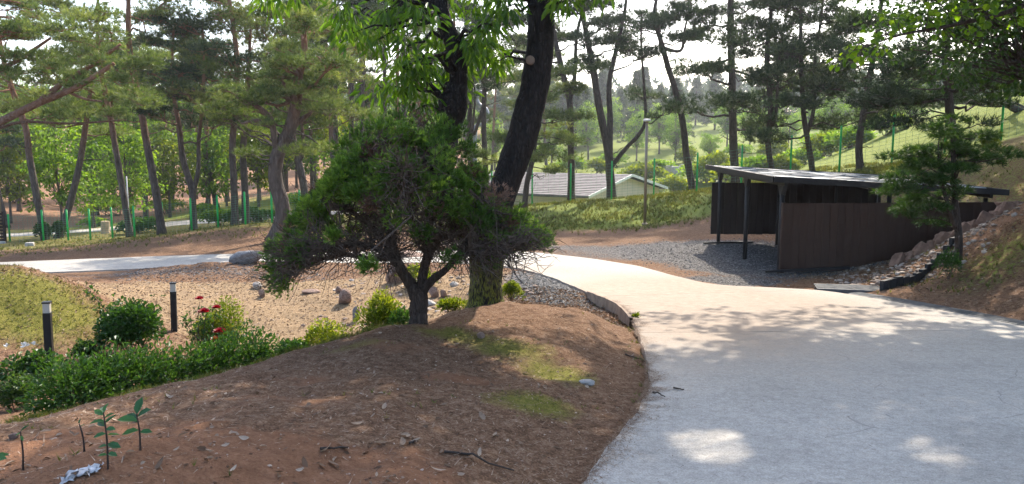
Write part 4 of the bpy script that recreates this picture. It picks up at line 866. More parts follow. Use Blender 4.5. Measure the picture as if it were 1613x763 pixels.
pine('slender straight pine trunk leaning left, just right of the thin pale pole', 34, [(206,376),(195,310),(183,240),(174,185)], 6.5, [(-.3,0,2.2),(0,0,2.2),(.2,0,1.2)], .5, 10, 3.0, .95, group=G1)
pine('thick bare pine trunk leaning left with pale bark, middle of the fence row', 33, [(256,372),(245,300),(230,220),(220,160)], 8, [(-.3,0,2.2),(.1,0,2.4),(.1,0,1.2)], .5, 11, 3.2, .95, L_PINE, group=G1)
pine('pine forking into two slim trunks behind the fence', 33.5, [(306,366),(304,330),(302,298),(288,250),(282,200)], 7.5, [(-.2,0,2.0),(.2,0,2.2)], .55, 9, 2.6, .85, L_PINED, group=G1, forks=[(.30, [(312,270),(313,220),(318,170)], 5, [(.2,0,2.0),(0,0,1.5)])])
pine('tall pine with dark flat-topped crown and red upper limbs above the boulder', 33, [(371,356),(369,300),(366,230),(372,160)], 7.5, [(.1,0,2.0),(-.2,0,2.2),(-.2,0,1.5)], .42, 14, 3.6, 1.0, L_PINED, group=G1, nt=54)
pine('pine trunk close beside the tall dark-crowned pine', 34, [(388,354),(386,300),(383,240),(388,170)], 7.5, [(.2,0,2.0),(.2,0,2.2)], .5, 11, 3.2, .95, L_PINE, group=G1)
pine('leaning double-looking pine trunk left of the juniper crown', 34, [(488,330),(476,280),(463,225),(455,170)], 8, [(-.1,0,2.2),(.2,0,2.2)], .5, 12, 3.4, .95, L_PINE, group=G1, forks=[(.28, [(478,230),(474,180)], 5, [(0,0,2.0)])])
G2 = 'slim pines beyond the juniper'
for k, (u, Y, lean, lab) in enumerate(((530,46,-2,'slim bare pine trunk just left of the juniper top'),(552,47,2,'slim pine trunk showing above the left shoulder of the juniper'),(572,50,-3,'thin pine trunk standing above the juniper top'),(598,46,-26,'thin pine trunk leaning left above the juniper top'),(612,47,-6,'crooked thin pine trunk behind the hanging leaves'),(650,49,-14,'slanting thin pine trunk behind the hanging leaves'))):
    pine(lab, Y, [(u,300),(u+lean*.4,240),(u+lean,170),(u+lean,110)], 5, [(0,0,2.0),(.1,0,2.0),(.1,0,1.5)], .62, 9, 2.4, .85, L_PINED if k % 2 else L_PINE, group=G2, bark=B_DARK, nt=40, L=.32, w=.032)

# ------------------------------------------------------------------ pines along the right fence
G3 = 'tall pines along the right fence'
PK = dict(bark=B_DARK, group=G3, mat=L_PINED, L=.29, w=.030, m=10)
pine('slim forked pine trunk left of the S-curved pole', 42, [(742,320),(741,250),(740,190),(742,130)], 6, [(0,0,2.0),(.2,0,2.0),(0,0,1.5)], .5, 10, 2.6, .85, **PK)
pine('pine trunk with a side hook, right of the S-curved pole', 41, [(768,320),(764,250),(762,180),(764,120)], 6, [(0,0,2.2),(.2,0,2.2)], .5, 10, 2.6, .85, forks=[(.45,[(745,215),(748,150)],3.5,[(-.2,0,1.5)])], **PK)
pine('sunlit pine with low drooping boughs behind the big leaning trunk', 36.5, [(826,325),(830,290),(838,255),(846,205)], 6, [(.3,0,1.5),(.2,0,1.2)], .35, 10, 2.4, .75, **{**PK, 'mat': L_PINE}, pads=[(860,235,0),(890,250,.3),(870,270,-.3),(900,225,.2),(850,215,0),(880,200,.4)], rise=.05)
pine('ivy-clad forked pine at the fence, left of the three-stemmed pine', 39.5, [(899,322),(900,270),(899,215),(897,160),(884,105)], 7.5, [(-.4,0,1.8),(-.1,0,1.8),(.2,0,1.5)], .52, 11, 2.5, .85, forks=[(.42,[(905,120),(908,60)],5,[(.3,0,1.5),(.1,0,1.5)])], **PK)
pine('three-stemmed pine with a long curving right limb beside the house gable', 39.5, [(963,318),(961,275),(958,240),(945,175),(935,115),(925,60)], 9, [(-.3,0,1.5),(0,0,1.5)], .55, 9, 2.3, .75, forks=[(.20,[(961,190),(960,130),(975,60)],7,[(.3,0,1.5),(.1,0,1.5)]), (.18,[(985,235),(1008,210),(1017,185),(1014,130),(1010,70)],5,[(0,0,1.5)])], **PK)
pine('winding dark pine trunk behind the lamp pole', 39.5, [(1090,310),(1082,250),(1075,190),(1063,140),(1052,105),(1042,68)], 7, [(-.4,0,1.4),(.3,0,1.6),(.2,0,1.2)], .55, 10, 2.4, .8, forks=[(.60,[(1072,80),(1078,50)],4,[(.3,0,1.5)])], **PK)
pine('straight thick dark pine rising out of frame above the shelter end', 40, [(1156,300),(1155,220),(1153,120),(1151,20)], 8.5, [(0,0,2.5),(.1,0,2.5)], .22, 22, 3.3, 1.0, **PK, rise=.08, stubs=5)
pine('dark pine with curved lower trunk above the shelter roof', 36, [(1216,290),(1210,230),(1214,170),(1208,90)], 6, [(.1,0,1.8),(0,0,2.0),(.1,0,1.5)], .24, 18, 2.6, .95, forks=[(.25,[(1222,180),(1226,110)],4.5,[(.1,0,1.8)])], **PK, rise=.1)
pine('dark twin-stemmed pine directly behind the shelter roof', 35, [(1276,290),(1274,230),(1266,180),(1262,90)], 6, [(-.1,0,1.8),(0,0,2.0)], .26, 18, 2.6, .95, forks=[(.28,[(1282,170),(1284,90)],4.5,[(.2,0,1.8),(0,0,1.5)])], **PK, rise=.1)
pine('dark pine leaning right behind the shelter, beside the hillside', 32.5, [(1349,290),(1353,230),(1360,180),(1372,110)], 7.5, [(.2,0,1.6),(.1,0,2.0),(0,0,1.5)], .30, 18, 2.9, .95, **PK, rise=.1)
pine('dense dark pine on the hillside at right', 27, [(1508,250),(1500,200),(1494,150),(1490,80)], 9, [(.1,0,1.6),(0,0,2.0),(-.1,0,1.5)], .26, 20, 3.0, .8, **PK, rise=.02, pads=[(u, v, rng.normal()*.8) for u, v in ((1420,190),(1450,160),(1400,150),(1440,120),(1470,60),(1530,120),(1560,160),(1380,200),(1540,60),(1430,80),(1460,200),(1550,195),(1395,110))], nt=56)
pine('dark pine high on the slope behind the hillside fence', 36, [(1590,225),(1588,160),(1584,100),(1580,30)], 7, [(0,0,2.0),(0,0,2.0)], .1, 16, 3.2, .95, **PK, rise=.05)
#PART4
# ------------------------------------------------------------------ woodland behind the left fence, copies of a few trees
GW = 'woodland trees behind the left fence'
WL = 'leafy bright green tree in the woodland behind the left fence'
def gp_(x, y): return Vector((x, y, h1(x, y) - .05))
protoB = [broad(WL, gp_(-34, 62), 9.5, .17, (2.8,2.8,3.6), 70, 44, (.26,.17), group=GW, cs=.8), broad(WL, gp_(-22, 66), 11, .18, (3.0,3.0,4.2), 80, 44, (.26,.17), group=GW, cs=.8, lean=(.6,0)),
          broad(WL, gp_(-46, 70), 8, .15, (2.4,2.4,3.2), 60, 44, (.24,.17), group=GW, cs=.75, lean=(-.5,.2))]
spots = [(-29,58),(-39,60),(-42,66),(-27,72),(-32,76),(-18,74),(-50,78),(-38,82),(-24,84),(-13,82),(-58,82),(-45,90),(-30,92),(-19,94),(-8,92),(-66,92),(-54,98),(-37,102),(-26,106),(-12,104),(-48,110),(-64,108),(-34,118),(-20,118),(-6,114),(-76,104),(-56,64),(-15,64),(-60,74),(-36,70)]
for k, (x, y) in enumerate(spots): dup(protoB[k % 3], gp_(x+rng.normal(), y+rng.normal()), rng.uniform(0, 6.28), rng.uniform(.85, 1.3))
GP = 'pines in the woodland'; PL = 'tall pine standing deep in the woodland at left'
protoP = [pine(PL, 62, [(150,345),(148,280),(146,200),(146,120)], 4.5, [(0,0,2.5)], .45, 12, 2.8, 1.1, L_PINE, group=GP, L=.5, w=.05, m=10, nt=34, sub=2), pine(PL, 70, [(330,335),(332,260),(330,190),(332,130)], 4.5, [(0,0,2.5)], .4, 12, 2.8, 1.1, L_PINED, group=GP, L=.5, w=.05, m=10, nt=34, sub=2)]
for k, (x, y) in enumerate([(-26,54),(-21,56),(-16,58),(-11,60),(-44,58),(-35,52),(-30,66),(-22,78),(-14,72),(-9,76),(-40,76),(-52,68),(-48,84),(-6,68),(-3,84),(-17,88),(2,96),(-28,98),(-62,88),(-12,52),(-8,55),(-5,60),(4,90)]):
    dup(protoP[k % 2], gp_(x+rng.normal()*.7, y+rng.normal()*.7), rng.uniform(0, 6.28), rng.uniform(.8, 1.15))
broad('bright leafy sapling rising between the two ivy-footed trunks', base(100, 37.5), 5.2, .07, (1.5,1.3,2.2), 46, 46, (.16,.11), group=None, cs=.5, name='leafy_sapling')
broad('pale green leafy tree in the sun left of the leaning pine trunk', base(205, 42), 6.0, .08, (1.9,1.6,2.6), 52, 46, (.18,.12), cs=.55, name='leafy_sapling')
broad('bright leafy tree with hanging boughs between two pine trunks', base(150, 44), 6.6, .09, (2.0,1.8,2.8), 56, 46, (.18,.12), cs=.6, name='leafy_sapling')
for k, (u, Y, H_, lab) in enumerate(((270,52,6,'sunlit leafy tree behind the forked pine'),(330,56,6.5,'yellow green leafy tree behind the tall dark-crowned pine'),(410,50,6,'yellow green leafy tree left of the twisted red-barked pine'),(450,56,7,'pale leafy tree right of the twisted red-barked pine'),(500,60,8,'leafy tree behind the left shoulder of the juniper'),(360,64,8,'tall leafy tree deep behind the dark-crowned pine'),(20,54,7,'leafy tree at the far left beyond the path'),(230,58,7.5,'leafy tree deep between the two leaning pine trunks'))):
    broad(lab, base(u, Y), H_, .09, (H_*.32,H_*.3,H_*.42), 54, 46, (.22,.15), L_BROAD if k % 2 else L_AZAL, cs=.7, name='leafy_tree')
# ivy on the trunk feet
for u, Y, lab in ((68,34.9,'ivy climbing the foot of the leftmost leaning trunk'),(95,35.9,'ivy climbing the foot of the right-leaning trunk')):
    bush(lab, u, Y, .35, .35, .75, 500, (.11,.08), L_HEDGE, name='ivy', lumps=6)
for u, v, rx, rz, lab in ((225,368,1.1,.55,'trimmed green bush at the foot of the thick leaning pine trunk'),(345,362,1.1,.6,'low green bush beyond the fence below the slim forked pine'),(405,352,1.5,.65,'long green bush behind the twisted red-barked pine'),(325,330,.9,.6,'yellow green bush on the leafy slope beyond the fence'),(150,338,1.0,.5,'light green weeds on the leafy slope beyond the path'),(470,300,1.4,1.0,'sunlit yellow green shrub left of the juniper crown'),(30,290,2.6,1.2,'dark undergrowth bush under the woodland edge at left'),(180,300,2.2,1.3,'undergrowth bush at the woodland edge behind the path'),(265,295,2.0,1.1,'undergrowth bush between pine trunks at the woodland edge')):
    Yg = {225:36,345:36.5,405:35.5,325:47,150:50,470:44,30:66,180:62,265:62}[u]
    bush(lab, u, Yg, rx, rx*.8, rz, 900, (.15,.10), L_BROAD if u not in (225,405) else L_HEDGE)

# ------------------------------------------------------------------ far lawn: shrubs and hazy conifers
GF = 'conifers on the far hillside'; FL = 'hazy conifer on the far hillside beyond the house'
def conifer(label, b, H, r, group, n=26):
    gt, gc = Geo(), Geo(); b = Vector(b); gt.tube([b, b+Vector((0,0,H*.5)), b+Vector((0,0,H))], (.2,.13,.03), 7)
    for k in range(n):
        t = .12 + .86*k/n; rr = r*(1-t)**.8*rng.uniform(.8, 1.15)
        for a in range(6):
            az = rng.uniform(0, 6.28); d = np.array((math.cos(az), math.sin(az), -.15)); m_ = 12; s_ = rng.uniform(.15, 1, (m_, 1)); C = np.array(b)+np.array((0,0,H*t)) + d*rr*s_ + rng.normal(size=(m_, 3))*.12
            tufts(gc, C, np.repeat((d+np.array((0,0,.3)))[None], m_, 0), 7, .6, .09, .6)
    e = tree_root('conifer', label, b, group); gt.build('trunk', B_DARK, e, b); gc.build('crown', L_PINED, e, b); return e
pc = [conifer(FL, gp_(4, 118), 12, 3.4, GF), conifer(FL, gp_(12, 126), 10, 3.2, GF)]
for k, (u, Y) in enumerate([(860,130),(885,140),(905,122),(925,150),(945,138),(975,145),(1000,120),(1010,155),(1035,150),(985,172),(950,175),(900,170),(865,165),(840,150),(820,140),(790,150),(760,145),(735,150),(700,160),(655,150),(620,140),(1090,165),(1120,150),(1150,160),(1190,145),(1230,150),(1270,140),(1320,130),(1060,118)]):
    q = base(u, Y); dup(pc[k % 2], q, rng.uniform(0, 6.28), rng.uniform(.75, 1.25))
for u, Y, s_ in ((1060,95,.62),(1115,86,.5),(1175,98,.7),(1235,90,.6),(1300,82,.6),(1350,68,.5),(1395,60,.5),(925,108,.7),(1000,102,.62),(868,98,.7),(1265,105,.8),(1140,112,.8),(1035,110,.75),(1420,72,.7),(830,92,.6),(780,100,.7),(960,120,.85),(1210,118,.9)):
    o = dup(protoB[int(u) % 3], base(u, Y), rng.uniform(0, 6.28), s_); o['group'] = 'leafy trees on the far lawn'
GS = 'sunlit shrubs on the far lawn'; SL = 'loose yellow green shrub on the sunlit lawn beyond the fence'
ps = [bush(SL, 1165, 62, 2.6, 1.8, 1.7, 900, (.34,.2), L_AZAL, group=GS, lumps=14), bush(SL, 1100, 72, 2.4, 2.0, 1.5, 900, (.34,.2), L_BROAD, group=GS, lumps=12)]
for k, (u, Y) in enumerate([(1010,74),(1040,82),(1130,70),(1195,60),(1225,58),(1255,64),(1300,56),(1330,52),(940,88),(900,92),(870,84),(965,96),(1080,90),(1160,92),(1210,80),(1385,48),(1060,68),(1290,75)]):
    dup(ps[k % 2], base(u, Y), rng.uniform(0, 6.28), rng.uniform(.7, 1.15))
# far wood closing the skyline
g = Geo(); gtw = Geo(); n = 2600; az = rng.uniform(-52, 52, n); dist = rng.uniform(200, 330, n); x = np.sin(np.radians(az))*dist; y = np.cos(np.radians(az))*dist
H = rng.uniform(5, 13, n); C = np.stack([x, y, hz(x, y)], -1)
for rep in range(3):
    o_ = inball(n, (3.6, 3.6, 1), .5); o_[:, 2] = 0; tufts(g, C + o_ + np.c_[np.zeros((n, 2)), H*rng.uniform(.15, .85, n)], np.repeat([[0,0,1.0]], n, 0), 9, 2.8, .9, .8, tone=np.clip(rng.normal(.5, .2, n), 0, 1))
tag(g.build('far_wood', L_PINED), kind='stuff', label='far-off wood closing the skyline', cat='wood')

# ------------------------------------------------------------------ broadleaf tree overhanging from the right bank, with round leaves
b = gp_(12.8, 14.6); e = broad('tree with round bright leaves whose boughs overhang from the upper right', b, 10.5, .22, (5.6,5.2,3.0), 300, 112, (.15,.13), L_ROUND, B_DARK, lean=(-6.2,.2), cs=.8, name='overhanging_tree', low=.35)
gb, gc = Geo(), Geo(); cl = [(1345,75),(1370,60),(1400,50),(1430,45),(1330,95),(1385,75),(1460,35),(1490,22),(1520,15),(1550,25),(1580,10),(1600,30),(1480,48),(1440,20),(1530,40),(1410,28),(1560,5),(1605,8),(1500,5),(1355,90),(1610,60),(1590,45),(1465,10)]
LC, LD, LN = [], [], []
br = crom([np.array(tuple(P3(1720,-60,14.2))), np.array(tuple(P3(1610,10,13.4))), np.array(tuple(P3(1500,40,12.8))), np.array(tuple(P3(1420,55,12.4))), np.array(tuple(P3(1345,80,12.2)))], 6); gb.tube(br, np.linspace(.06, .008, len(br)), 6, False)
for u, v in cl:
    c = np.array(tuple(P3(u, v, 12.2 + (u-1340)/270*1.2 + rng.normal()*.3))); gb.tube(chain(br[int(np.argmin(((br-c)**2).sum(1)))], c, 4, .05, .06), np.linspace(.012, .004, 4), 4, False)
    n = 15; o_ = inball(n, (.2, .2, .13), .5); LC.append(c+o_); LD.append(unit(o_+np.array((0,0,-.08)))); LN.append(unit(np.array((0,0,1.0))+rng.normal(size=(n,3))*.5))
LC, LD, LN = map(np.concatenate, (LC, LD, LN)); gb.build('bough', B_DARK, e, b, True); rm = []
for k in range(4):
    g = Geo(); leaves(g, np.zeros((1, 3)), np.array([[0, 1.0, 0]]), np.array([[0, 0, 1.0]]), .11, .10, np.array([.35+.17*k]), shape='round', droop=.0, fold=.1+.08*k); o = g.build('leaf', L_ROUND); rm.append(o.data); bpy.data.objects.remove(o)
for i in range(min(300, len(LC))): put_leaf(rm[i % 4], LC[i], LD[i], LN[i], rng.uniform(.65, 1.2), e, b)
broad('leafy tree with dark boughs at the right edge above the hillside fence', gp_(13.2, 18.8), 7.0, .16, (4.6,3.6,2.7), 200, 76, (.11,.09), L_DARKB, B_DARK, cs=.7, name='hillside_tree')
broad('second leafy tree on the bank beyond the right edge, its boughs shading the driveway', gp_(10.5, 8.0), 9.0, .18, (4.4,4.0,2.6), 200, 105, (.15,.13), L_ROUND, B_DARK, lean=(-.6,.3), cs=.75, name='overhanging_tree')

# ------------------------------------------------------------------ garden shrubs, hedge, roses
hp_ = crom([(-4.50,7.35,0),(-4.35,7.75,0),(-4.05,8.15,0),(-3.55,8.75,0),(-3.15,9.25,0)], 8); n = 12000; t = rng.uniform(0, 1, n); k = (t*(len(hp_)-1)); i0 = np.minimum(k.astype(int), len(hp_)-2); c = hp_[i0]+(hp_[i0+1]-hp_[i0])*(k-i0)[:, None]
b = Vector((hp_[0][0], hp_[0][1], h1(hp_[0][0], hp_[0][1]))); d = rdir(n); d[:, 2] = np.abs(d[:, 2]); lump = 1 + .22*vnoise(t*26, t*0, 31) + .12*vnoise(t*60, t*3, 32)
C = c + d*rng.uniform(.6, 1.04, (n, 1))*np.array((.42,.42,.56))*lump[:, None]; C[:, 2] += hz(c[:, 0], c[:, 1]); g, gb = Geo(), Geo()
leaves(g, C, unit(d+rng.normal(size=(n,3))*.6+np.array((0,0,.2))), unit(d*.4+np.array((0,0,1.0))+rng.normal(size=(n,3))*.5), .07*rng.uniform(.6,1.25,n), .024*rng.uniform(.7,1.3,n), np.clip(.5+.22*vnoise(t*30, t*0+5, 33)+rng.normal(size=n)*.18, 0, 1))
for _ in range(90):
    i = rng.integers(n); gb.tube(chain((c[i][0]+rng.normal()*.06, c[i][1]+rng.normal()*.06, h1(c[i][0], c[i][1])), C[i], 4, 0, .08), np.linspace(.007,.003,4), 4, False)
e = empty('hedge', b, 'long low dark green leafy hedge curving behind the crest of the soil mound', 'hedge'); gb.build('stems', B_TWIG, e, b); g.build('foliage', L_HEDGE, e, b)
bush('rounded dark green rose shrub between the two bollard lights', 200, 9.9, .50, .45, .60, 2600, (.06,.036), L_HEDGE)
bush('small dark low shrub left of the rounded rose shrub', 126, 9.5, .22, .22, .26, 420, (.05,.03), L_YEW)
bush('dark low shrub at the left edge below the white buds', 15, 7.9, .26, .25, .32, 500, (.05,.03), L_YEW)
e = bush('leafy plant with white flower buds at the left edge', 38, 8.6, .34, .3, .36, 620, (.075,.04), L_HEDGE); eb = e.location
for k in range(4):
    q = eb + Vector((rng.normal()*.14, -.1, .50+rng.uniform(-.05,.06))); g = Geo(); leaves(g, np.repeat([tuple(q)], 5, 0), unit(rng.normal(size=(5,3))*.5+np.array((0,0,1.0))), rdir(5), .06, .025, np.full(5, .95)); g.build('flower_bud', M_TRIM, e, eb)
bush('yellow green sunlit azalea shrub behind the red roses', 345, 10.3, .42, .36, .70, 2600, (.045,.022), L_AZAL, lumps=12)
bush('low leafy ground shrub trailing right from the hedge end', 405, 9.1, .26, .22, .22, 520, (.06,.024), L_HEDGE)
bush('low leafy ground shrub along the crest, left of the clipped azalea', 452, 9.0, .34, .22, .24, 620, (.06,.024), L_HEDGE)
bush('clipped flat-topped azalea shrub with bare stems left of the narrow rock', 515, 9.7, .40, .32, .44, 1500, (.042,.02), L_AZAL, shell=.7, stems=24)
bush('round bright yellow green shrub left of the juniper trunk', 594, 10.6, .37, .34, .62, 1800, (.055,.024), L_AZAL, lumps=12)
bush('small green shrub tucked behind the juniper trunk', 632, 10.3, .22, .2, .34, 500, (.055,.024), L_HEDGE)
bush('low bright green shrub between juniper trunk and forked trunk', 712, 10.9, .26, .2, .20, 560, (.05,.022), L_AZAL)
bush('small round shrub right of the forked trunk foot', 806, 10.9, .17, .16, .27, 620, (.04,.02), L_AZAL)
bush('sunlit low shrub seen under the juniper branches', 655, 14.5, .45, .3, .35, 500, (.06,.03), L_AZAL)
bush('small green shrub at the foot of the layered dark tree', 1497, 13.3, .30, .28, .42, 900, (.05,.012), L_HEDGE, lumps=8)
bush('pale bright weed on the hillside below the fence post', 1548, 25.5, .35, .3, .45, 160, (.16,.10), L_AZAL)
bush('green sprout at the end of the old curb', 1002, 10.4, .07, .07, .12, 40, (.07,.025), L_AZAL, name='weed')
def flower(p, r, parent, org):
    g = Geo(); p = np.array(tuple(p))
    for ring, (n_, tilt, sc) in enumerate(((5, .25, 1.0), (5, .8, .85), (4, 1.8, .65), (3, 4.0, .5))):
        a = np.arange(n_)*2*np.pi/n_ + ring*.6; D = unit(np.stack([np.cos(a), np.sin(a)-.35, np.full(n_, tilt)], -1)); leaves(g, np.repeat(p[None], n_, 0), D, unit(np.stack([-np.cos(a)*tilt, -np.sin(a)*tilt, np.full(n_, 1.0)], -1)), r*sc, r*sc*1.0, rng.uniform(.2, .9, n_), shape='round', droop=0, fold=.3)
    g.build('rose_flower', L_ROSE, parent, org)
def cane_bush(label, canes, flowers, Y, name='rose_bush', leaf=.045):
    b = base(canes[0][0][0], Y); e = empty(name, b, label, 'rose bush'); gs, gl = Geo(), Geo()
    for px in canes:
        q = crom([P3(u, v, Y+rng.normal()*.06) for u, v in px], 6); q[0] = [q[0][0], q[0][1], h1(q[0][0], q[0][1])]; gs.tube(q, np.linspace(.007, .003, len(q)), 5, False); n = int(len(q)*1.3)
        for _ in range(n):
            p = at_t(q, rng.uniform(.2, 1)); d = unit(rng.normal(size=3)+np.array((0,0,.3))); o_ = np.array([p+d*.05, p+d*.085, p+d*.065]); gs.tube([p, p+d*.085], (.0025,.0015), 3, False)
            leaves(gl, o_, unit(np.repeat(d[None], 3, 0)+rng.normal(size=(3,3))*.7), unit(np.array((0,0,1.0))+rng.normal(size=(3,3))*.4), leaf*rng.uniform(.8,1.3,3), leaf*.62, None, shape='round')
    gs.build('canes', B_TWIG, e, b); gl.build('foliage', L_HEDGE, e, b)
    for u, v, r in flowers: flower(P3(u, v, Y-.12), r, e, b)
cane_bush('rose bush with five red blooms in front of the yellow green shrub', [[(315,545),(312,510),(314,476)],[(320,545),(322,515),(324,494)],[(325,545),(335,515),(341,489)],[(318,545),(300,520),(290,505)],[(330,545),(340,535),(346,526)],[(322,545),(305,525),(300,498)]], [(314,472,.066),(321,493,.090),(341,486,.070),(346,524,.095),(340,536,.080)], 9.9)
cane_bush('long thin rose canes with sparse leaves left of the rounded shrub', [[(185,540),(175,500),(150,470),(135,455)],[(188,540),(185,510),(168,490),(152,490)],[(190,540),(192,515),(186,495),(178,470)]], [], 10.2)
cane_bush('thin rose cane with sparse leaves beside the second bollard light', [[(225,545),(238,510),(244,485),(248,468)],[(228,545),(240,520),(236,498)]], [], 10.6)

# ------------------------------------------------------------------ seedlings on the near mound, each leaf a part
sm = []
for k in range(3):
    g = Geo(); leaves(g, np.zeros((1, 3)), np.array([[0, 1.0, 0]]), np.array([[0, 0, 1.0]]), .1, .048, np.array([.3+.25*k]), droop=.12, fold=.2); o = g.build('leaf', L_SAPL); sm.append(o.data); bpy.data.objects.remove(o)
def seedling(label, base_px, top_px, leafs):
    b = snap(*base_px); t = P3(top_px[0], top_px[1], b.y); e = empty('seedling', b, label, 'seedling'); q = crom([b-Vector((0,0,.02)), b.lerp(t, .5)+Vector((.006,0,0)), t], 4); g = Geo(); g.tube(q, np.linspace(.005, .003, len(q)), 6); g.build('stem', B_JUNI, e, b)
    for f, az, el, sc in leafs:
        p = Vector(at_t(q, f)); a, l = R(az), R(el); D = Vector((math.cos(a)*math.cos(l), math.sin(a)*math.cos(l), math.sin(l))); put_leaf(sm[int(az) % 3], p, D, Vector((-.2+rng.normal()*.3, -.45+rng.normal()*.3, 1)), sc*.78, e, b)
seedling('tall seedling with broad dark leaves, rightmost on the near soil hump', (221,712), (215,652), [(.97,75,65,1.1),(.9,-15,35,1.15),(.8,185,10,1.25),(.55,200,-5,1.0),(.5,-5,5,.8),(.75,150,20,1.2)])
seedling('leafy seedling with many small leaves on the near soil hump', (170,742), (163,650), [(1,80,50,.6),(.95,170,25,.7),(.9,10,30,.6),(.85,200,0,.8),(.75,150,15,.8),(.7,-20,10,.7),(.62,190,-10,.75),(.6,20,0,.7),(.45,-15,-5,.9),(.42,175,-8,.6),(.3,-20,0,.7),(.28,200,5,.5),(.98,120,20,.8),(.8,60,30,.8)])
seedling('bare thin seedling stem with a few leaf stubs', (133,712), (125,668), [(1,100,60,.35),(.9,10,30,.3)])
seedling('thin pale seedling with a drooping tip near the left edge', (36,742), (32,680), [(1,30,40,.55),(.95,170,-20,.5),(.9,-40,-40,.4)])
seedling('broad bright seedling leaves poking in at the left edge', (-18,762), (-16,722), [(1,-20,10,1.25),(.8,-45,-20,1.2),(.9,20,20,1.0)])
# crumpled pale plastic scrap
b = snap(125, 757); g = Geo(); n1, n2 = 16, 8; U, V_ = np.meshgrid(np.linspace(0, 1, n1), np.linspace(0, 1, n2)); Xp = b.x-.06+.12*U+.008*rng.normal(size=U.shape); Yp = b.y-.05+.08*U+.07*V_+.006*rng.normal(size=U.shape)
Zp = hz(Xp.ravel(), Yp.ravel()).reshape(U.shape)+.006+.010*np.abs(rng.normal(size=U.shape)); ii = np.arange(n1*n2).reshape(n2, n1); g.add(np.stack([Xp, Yp, Zp], -1).reshape(-1,3), f4=np.stack([ii[:-1,:-1],ii[:-1,1:],ii[1:,1:],ii[1:,:-1]],-1).reshape(-1,4))
o = g.build('plastic_scrap', plain('pale plastic film', (.42,.42,.43), .3, 0, .25, 30, .1, .5), None, b, True); tag(o, 'crumpled pale plastic scrap half buried at the foot of the seedlings', 'plastic scrap')

# ------------------------------------------------------------------ fallen leaves and twigs
dm = []
for k in range(5):
    g = Geo(); m_ = 7; t = np.linspace(0, 1, m_); wv = np.sin(np.pi*np.clip(t*.94+.03, 0, 1))**.8; cu = .25+.12*k
    V = np.concatenate([np.stack([-.5*wv*.38, t-.5, .16*cu*wv+.22*cu*(t-.5)**2*4], -1), np.stack([0*t, t-.5, .22*cu*(t-.5)**2*4+.02*rng.normal(size=m_)], -1), np.stack([.5*wv*.38, t-.5, .2*cu*wv*(1 if k % 2 else -.1)+.22*cu*(t-.5)**2*4], -1)])
    i = np.arange(m_-1); g.add(V, f4=np.concatenate([np.stack([i, m_+i, m_+i+1, i+1], -1), np.stack([m_+i, 2*m_+i, 2*m_+i+1, m_+i+1], -1)]), tone=.15+.2*k); o = g.build('dry_leaf', L_DRY); dm.append(o.data); bpy.data.objects.remove(o)
exp_ = [(545,620,.10),(565,645,.09),(562,672,.11),(605,645,.10),(515,712,.12),(540,708,.13),(600,704,.12),(635,702,.12),(655,700,.10),(690,745,.11),(508,738,.08),(525,736,.11),(760,660,.12),(780,690,.09),(755,718,.09),(250,738,.11),(410,620,.07),(430,605,.07),(330,715,.08),(385,695,.08),(480,735,.1),(935,640,.07),(935,605,.08),(720,545,.07),(340,640,.07),(610,760,.09),(470,660,.07),(640,590,.06),(580,585,.06),(870,670,.07),(820,700,.08),(700,640,.07)]
pts_ = [(u, v, s_) for u, v, s_ in exp_] + [(rng.uniform(20, 930), rng.uniform(590, 755), rng.uniform(.035, .07)) for _ in range(95)] + [(rng.uniform(560, 1000), rng.uniform(505, 600), rng.uniform(.04, .07)) for _ in range(50)]
for i, (u, v, s_) in enumerate(pts_):
    q = snap(u, v)
    if sdist(np.array([q.x]), np.array([q.y]))[0] < .03: continue
    o = link('dry_leaf', dm[i % 5], None, q + Vector((0, 0, .012))); s_ *= .75; o.scale = (s_, s_, s_); o.rotation_euler = (rng.normal()*.35, rng.normal()*.35, rng.uniform(0, 6.28)); tag(o, 'curled pale brown dry leaf lying on the bare soil mound', 'dry leaf', 'dry leaves on the soil mound')
M_TW = plain('dark twig', (.05,.038,.03), .9)
for u0, v0, u1, v1, lab in ((1028,639,1047,646,'short dark twig lying on the concrete near the mound edge'),(1060,631,1077,634,'thin crooked twig lying on the concrete'),(505,712,548,708,'pale bent stick lying on the soil mound'),(700,716,810,745,'long thin greenish stem lying on the soil near the bottom'),(645,703,660,697,'short stick lying beside the dry leaves on the mound'),(985,560,1015,572,'dark stick on the litter beside the driveway edge')):
    a, c = snap(u0, v0), snap(u1, v1); up = Vector((0, 0, .012)); a.z = max(a.z, float(zroad(a.x, a.y))) if u0 > 1020 else a.z; c.z = max(c.z, float(zroad(c.x, c.y))) if u0 > 1020 else c.z
    g = Geo(); q = chain(a+up, c+up, 7, 0, .05); q[:, 2] = np.maximum(q[:, 2], hz(q[:, 0], q[:, 1])+.01); g.tube(q, np.linspace(.008, .004, 7), 6); tag(g.build('twig', M_TW, None, a), lab, 'twig')

